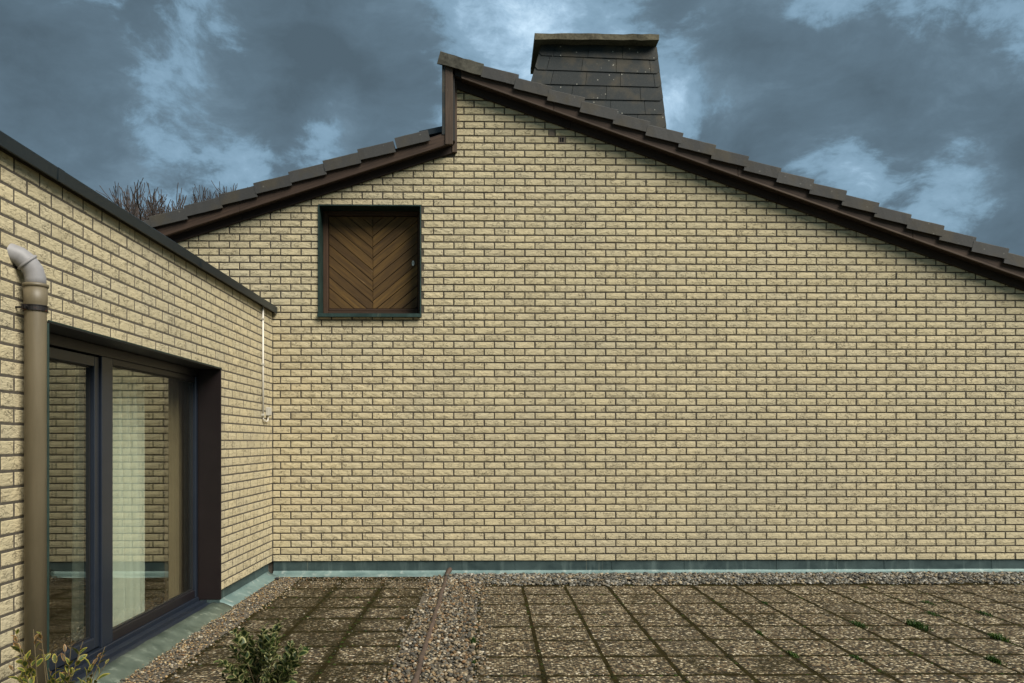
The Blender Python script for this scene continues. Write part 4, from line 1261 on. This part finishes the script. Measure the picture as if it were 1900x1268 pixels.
# ------------------------------------------------------------------ shrubs
def leaf_mesh(name, inner, outer, asp=.5):
    mb = MB()
    L_, w = 1.0, asp
    outl = [(0, 0), (.25, w * .42), (.55, w * .5), (.85, w * .28), (1, 0), (.85, -w * .28), (.55, -w * .5), (.25, -w * .42)]
    def z(x, y): return -.25 * (x - .4) ** 2 + .5 * abs(y) ** 1.3
    vs = [(x, y, z(x, y)) for x, y in outl]
    inn = [(.5 + (x - .5) * .62, y * .55) for x, y in outl]
    vs += [(x, y, z(x, y)) for x, y in inn]
    n = 8
    fs = [(k, (k + 1) % n, n + (k + 1) % n, n + k) for k in range(n)] + [tuple(range(n, 2 * n))]
    mb.add(vs, fs, c=[outer] * n + [inner] * n)
    mb.smooth = True
    return mb.mesh(name, M['leaf'])
LEAVES = [leaf_mesh('leaf', (.030, .055, .014), (.46, .44, .20), .64), leaf_mesh('leaf', (.022, .045, .012), (.36, .37, .14), .6), leaf_mesh('leaf', (.040, .070, .016), (.24, .28, .09), .66), leaf_mesh('leaf', (.018, .038, .010), (.10, .14, .04), .6)]
LEAVES2 = [leaf_mesh('leaf', (.075, .105, .018), (.50, .42, .08), .42), leaf_mesh('leaf', (.050, .080, .016), (.40, .34, .06), .45), leaf_mesh('leaf', (.10, .075, .025), (.42, .22, .09), .38)]
def put_leaf(me, parent, p, d, s, roll):
    o = link(bpy.data.objects.new('leaf', me), parent, p)
    q = d.to_track_quat('X', 'Z')
    o.rotation_mode = 'QUATERNION'
    from mathutils import Quaternion
    o.rotation_quaternion = q @ Quaternion((1, 0, 0), roll)
    o.scale = (s, s, s)
def shrub(name, label, base, tips, leaves, limit, ls, seed, red=0.0, mass=True):
    rnd = random.Random(seed)
    t_ = thing(name, label, 'shrub', base)
    base = Vector(base); stems = MB(); n = 0; cand = []
    for tip in tips:
        tip = Vector(tip)
        st_ = base + Vector((rnd.uniform(-.05, .05), rnd.uniform(-.05, .05), 0))
        mid = st_.lerp(tip, .5) + Vector((rnd.uniform(-.04, .04), rnd.uniform(-.04, .04), rnd.uniform(-.02, .04)))
        path = []
        for k in range(9):
            s = k / 8; path.append(st_ * (1 - s) ** 2 + mid * 2 * s * (1 - s) + tip * s * s)
        stems.tube(path, [.005 - .0035 * k / 8 for k in range(9)], 5)
        Ls = (tip - st_).length
        k = .97; ang = rnd.random() * 6
        while k > max(.2, 1 - .26 / Ls):
            i = min(7, int(k * 8)); p = path[i].lerp(path[i + 1], k * 8 - i); d = (path[i + 1] - path[i]).normalized()
            side = d.orthogonal().normalized()
            from mathutils import Quaternion
            for pr in (0, math.pi):
                dd = (Quaternion(d, ang + pr) @ side) * rnd.uniform(.7, 1.1) + d * rnd.uniform(.5, 1.1) + Vector((0, 0, .15))
                cand.append((p, dd.normalized(), ls * rnd.uniform(.65, 1.15) * (.6 if k > .9 else 1), rnd.gauss(0, .4), k))
            ang += 1.57 + rnd.uniform(-.3, .3); k -= rnd.uniform(.016, .028) / Ls
    cand = [c for c in cand if proj(c[0])[1] < 1300]; rnd.shuffle(cand)
    stems.smooth = True; stems.build('stems', M['twig'], t_)
    rest = MB(); rest.smooth = True
    from mathutils import Quaternion
    for (p, d, s, roll, k) in (cand[limit:] if mass else []):
        me = rnd.choice(leaves[:2]); q = d.to_track_quat('X', 'Z') @ Quaternion((1, 0, 0), roll)
        rest.add([p + q @ (v.co * s) for v in me.vertices], [tuple(f.vertices) for f in me.polygons], c=[tuple(a.color)[:3] for a in me.attributes['c'].data])
    if rest.v: rest.build('foliage', M['leaf'], t_, kind='stuff')
    for (p, d, s, roll, k) in cand[:limit]:
        me = leaves[-1] if (red and k > .88 and rnd.random() < red) else rnd.choice(leaves[:max(2, len(leaves) - (1 if red else 0))])
        put_leaf(me, t_, p, d, s, roll)
    return t_
def pix_at(px, py, dist):      # a point at a given distance along the view axis
    d = ray(px, py); return CAMP + d * dist
rs = random.Random(21)
zsh = 4.75
tips = []
for px, py in ((432, 1172), (448, 1166), (465, 1180), (490, 1160), (505, 1168), (520, 1152), (512, 1185), (480, 1190), (540, 1190), (550, 1205), (562, 1198), (560, 1222), (530, 1220), (500, 1210), (455, 1205), (430, 1200), (420, 1230), (405, 1225), (440, 1240), (470, 1235), (495, 1240), (520, 1250), (545, 1245), (412, 1255), (460, 1262), (490, 1265), (535, 1262)):
    tips.append(pix_at(px, py, zsh + rs.uniform(-.16, .16)))
b_ = pix_at(482, 1300, zsh); shrub('variegated_shrub', 'round green shrub with cream edged leaves in the foreground paving', (b_.x, b_.y, -.03), tips, LEAVES, 300, .066, 5)
zs2 = 4.12
tips = []
for px, py in ((26, 1165), (36, 1200), (62, 1168), (76, 1172), (30, 1185), (20, 1240), (55, 1225), (80, 1205), (104, 1212), (120, 1205), (133, 1186), (154, 1190), (148, 1215), (110, 1250), (130, 1240), (90, 1240), (45, 1250), (195, 1200), (202, 1222), (183, 1215), (172, 1245), (168, 1256)):
    tips.append(pix_at(px, py, zs2 + rs.uniform(-.10, .10)))
b_ = pix_at(100, 1300, zs2); shrub('sprawling_shrub', 'thin yellow green shrub with reddish shoots in front of the drainpipe', (b_.x, b_.y, -.03), tips, LEAVES2, 140, .068, 11, .8, False)

# ------------------------------------------------------------------ bare trees behind
def bare_tree(label, px, py_top, dist, spread, seed, nprim):
    rnd = random.Random(seed)
    top_ = pix_at(px, py_top, dist); base = Vector((top_.x, top_.y, -.3)); Ht = top_.z + .3
    tr = thing('bare_tree', label, 'tree', base, 'bare trees behind the house')
    tk_ = MB(); tk_.smooth = True
    th_ = Ht * .52
    path = [base + Vector((.12 * math.sin(k * .9 + seed), .1 * math.cos(k), th_ * k / 8)) for k in range(9)]
    tk_.tube(path, [.24 - .012 * k for k in range(9)], 12); tk_.build('trunk', M['bark'], tr)
    cr_ = MB()
    def grow(p, d, L_, r, lev):
        n = 5 if lev < 3 else 4
        pts = [p]; dd = d.copy()
        for k in range(n):
            dd = (dd + Vector((rnd.gauss(0, .12), rnd.gauss(0, .12), rnd.gauss(.07, .06)))).normalized()
            pts.append(pts[-1] + dd * (L_ / n))
        rr = [r * (1 - .5 * k / n) for k in range(n + 1)]
        rr = [max(q, .0085) for q in rr]
        cr_.tube(pts, rr, 6 if lev < 2 else (4 if lev < 4 else 3), cap=False)
        if lev >= 4: return
        kids = 2 if lev < 1 else 3
        for c in range(kids):
            k = n - 1 - (c % 3) if lev else n - 1 - c
            k = max(1, min(n, k + 1))
            a = dd.orthogonal().normalized()
            from mathutils import Quaternion
            ax = Quaternion(dd, rnd.random() * 6.283) @ a
            nd = (Quaternion(ax, rnd.uniform(.25, .62)) @ dd)
            nd = (nd + Vector((0, 0, .18))).normalized()
            grow(pts[k], nd, L_ * rnd.uniform(.60, .78), rr[k] * rnd.uniform(.62, .75), lev + 1)
        grow(pts[-1], dd, L_ * .66, rr[-1] * .85, lev + 1)
    for i in range(nprim):
        a = 2 * math.pi * i / nprim + rnd.random() * .7
        tilt = rnd.uniform(.12, spread)
        d = Vector((math.cos(a) * tilt, math.sin(a) * tilt, 1)).normalized()
        grow(path[-1 - (i % 3)], d, Ht * .20, .060, 0)
    zmax = max(v[2] for v in cr_.v)
    z0 = path[-3].z; k = (top_.z - z0) / (zmax - z0)
    cr_.v = [(base.x + (v[0] - base.x) * k, base.y + (v[1] - base.y) * k, z0 + (v[2] - z0) * k) for v in cr_.v]
    cr_.build('crown', M['bark'], tr)
bare_tree('larger bare leafless tree rising behind the annex coping', 297, 331, 19, .95, 25, 8)
bare_tree('smaller bare leafless tree top peeping over the left roof slope', 423, 346, 22, .9, 9, 8)

# ------------------------------------------------------------------ consistent outward normals
import bmesh
for me in bpy.data.meshes:
    if me.name.startswith(('curtain', 'leaf', 'weed')): continue
    if len(me.polygons) > 120000: continue
    bm = bmesh.new(); bm.from_mesh(me)
    if all(e.is_manifold for e in bm.edges[:200]) and len(bm.faces) > 4:
        bmesh.ops.recalc_face_normals(bm, faces=bm.faces); bm.to_mesh(me)
    bm.free()
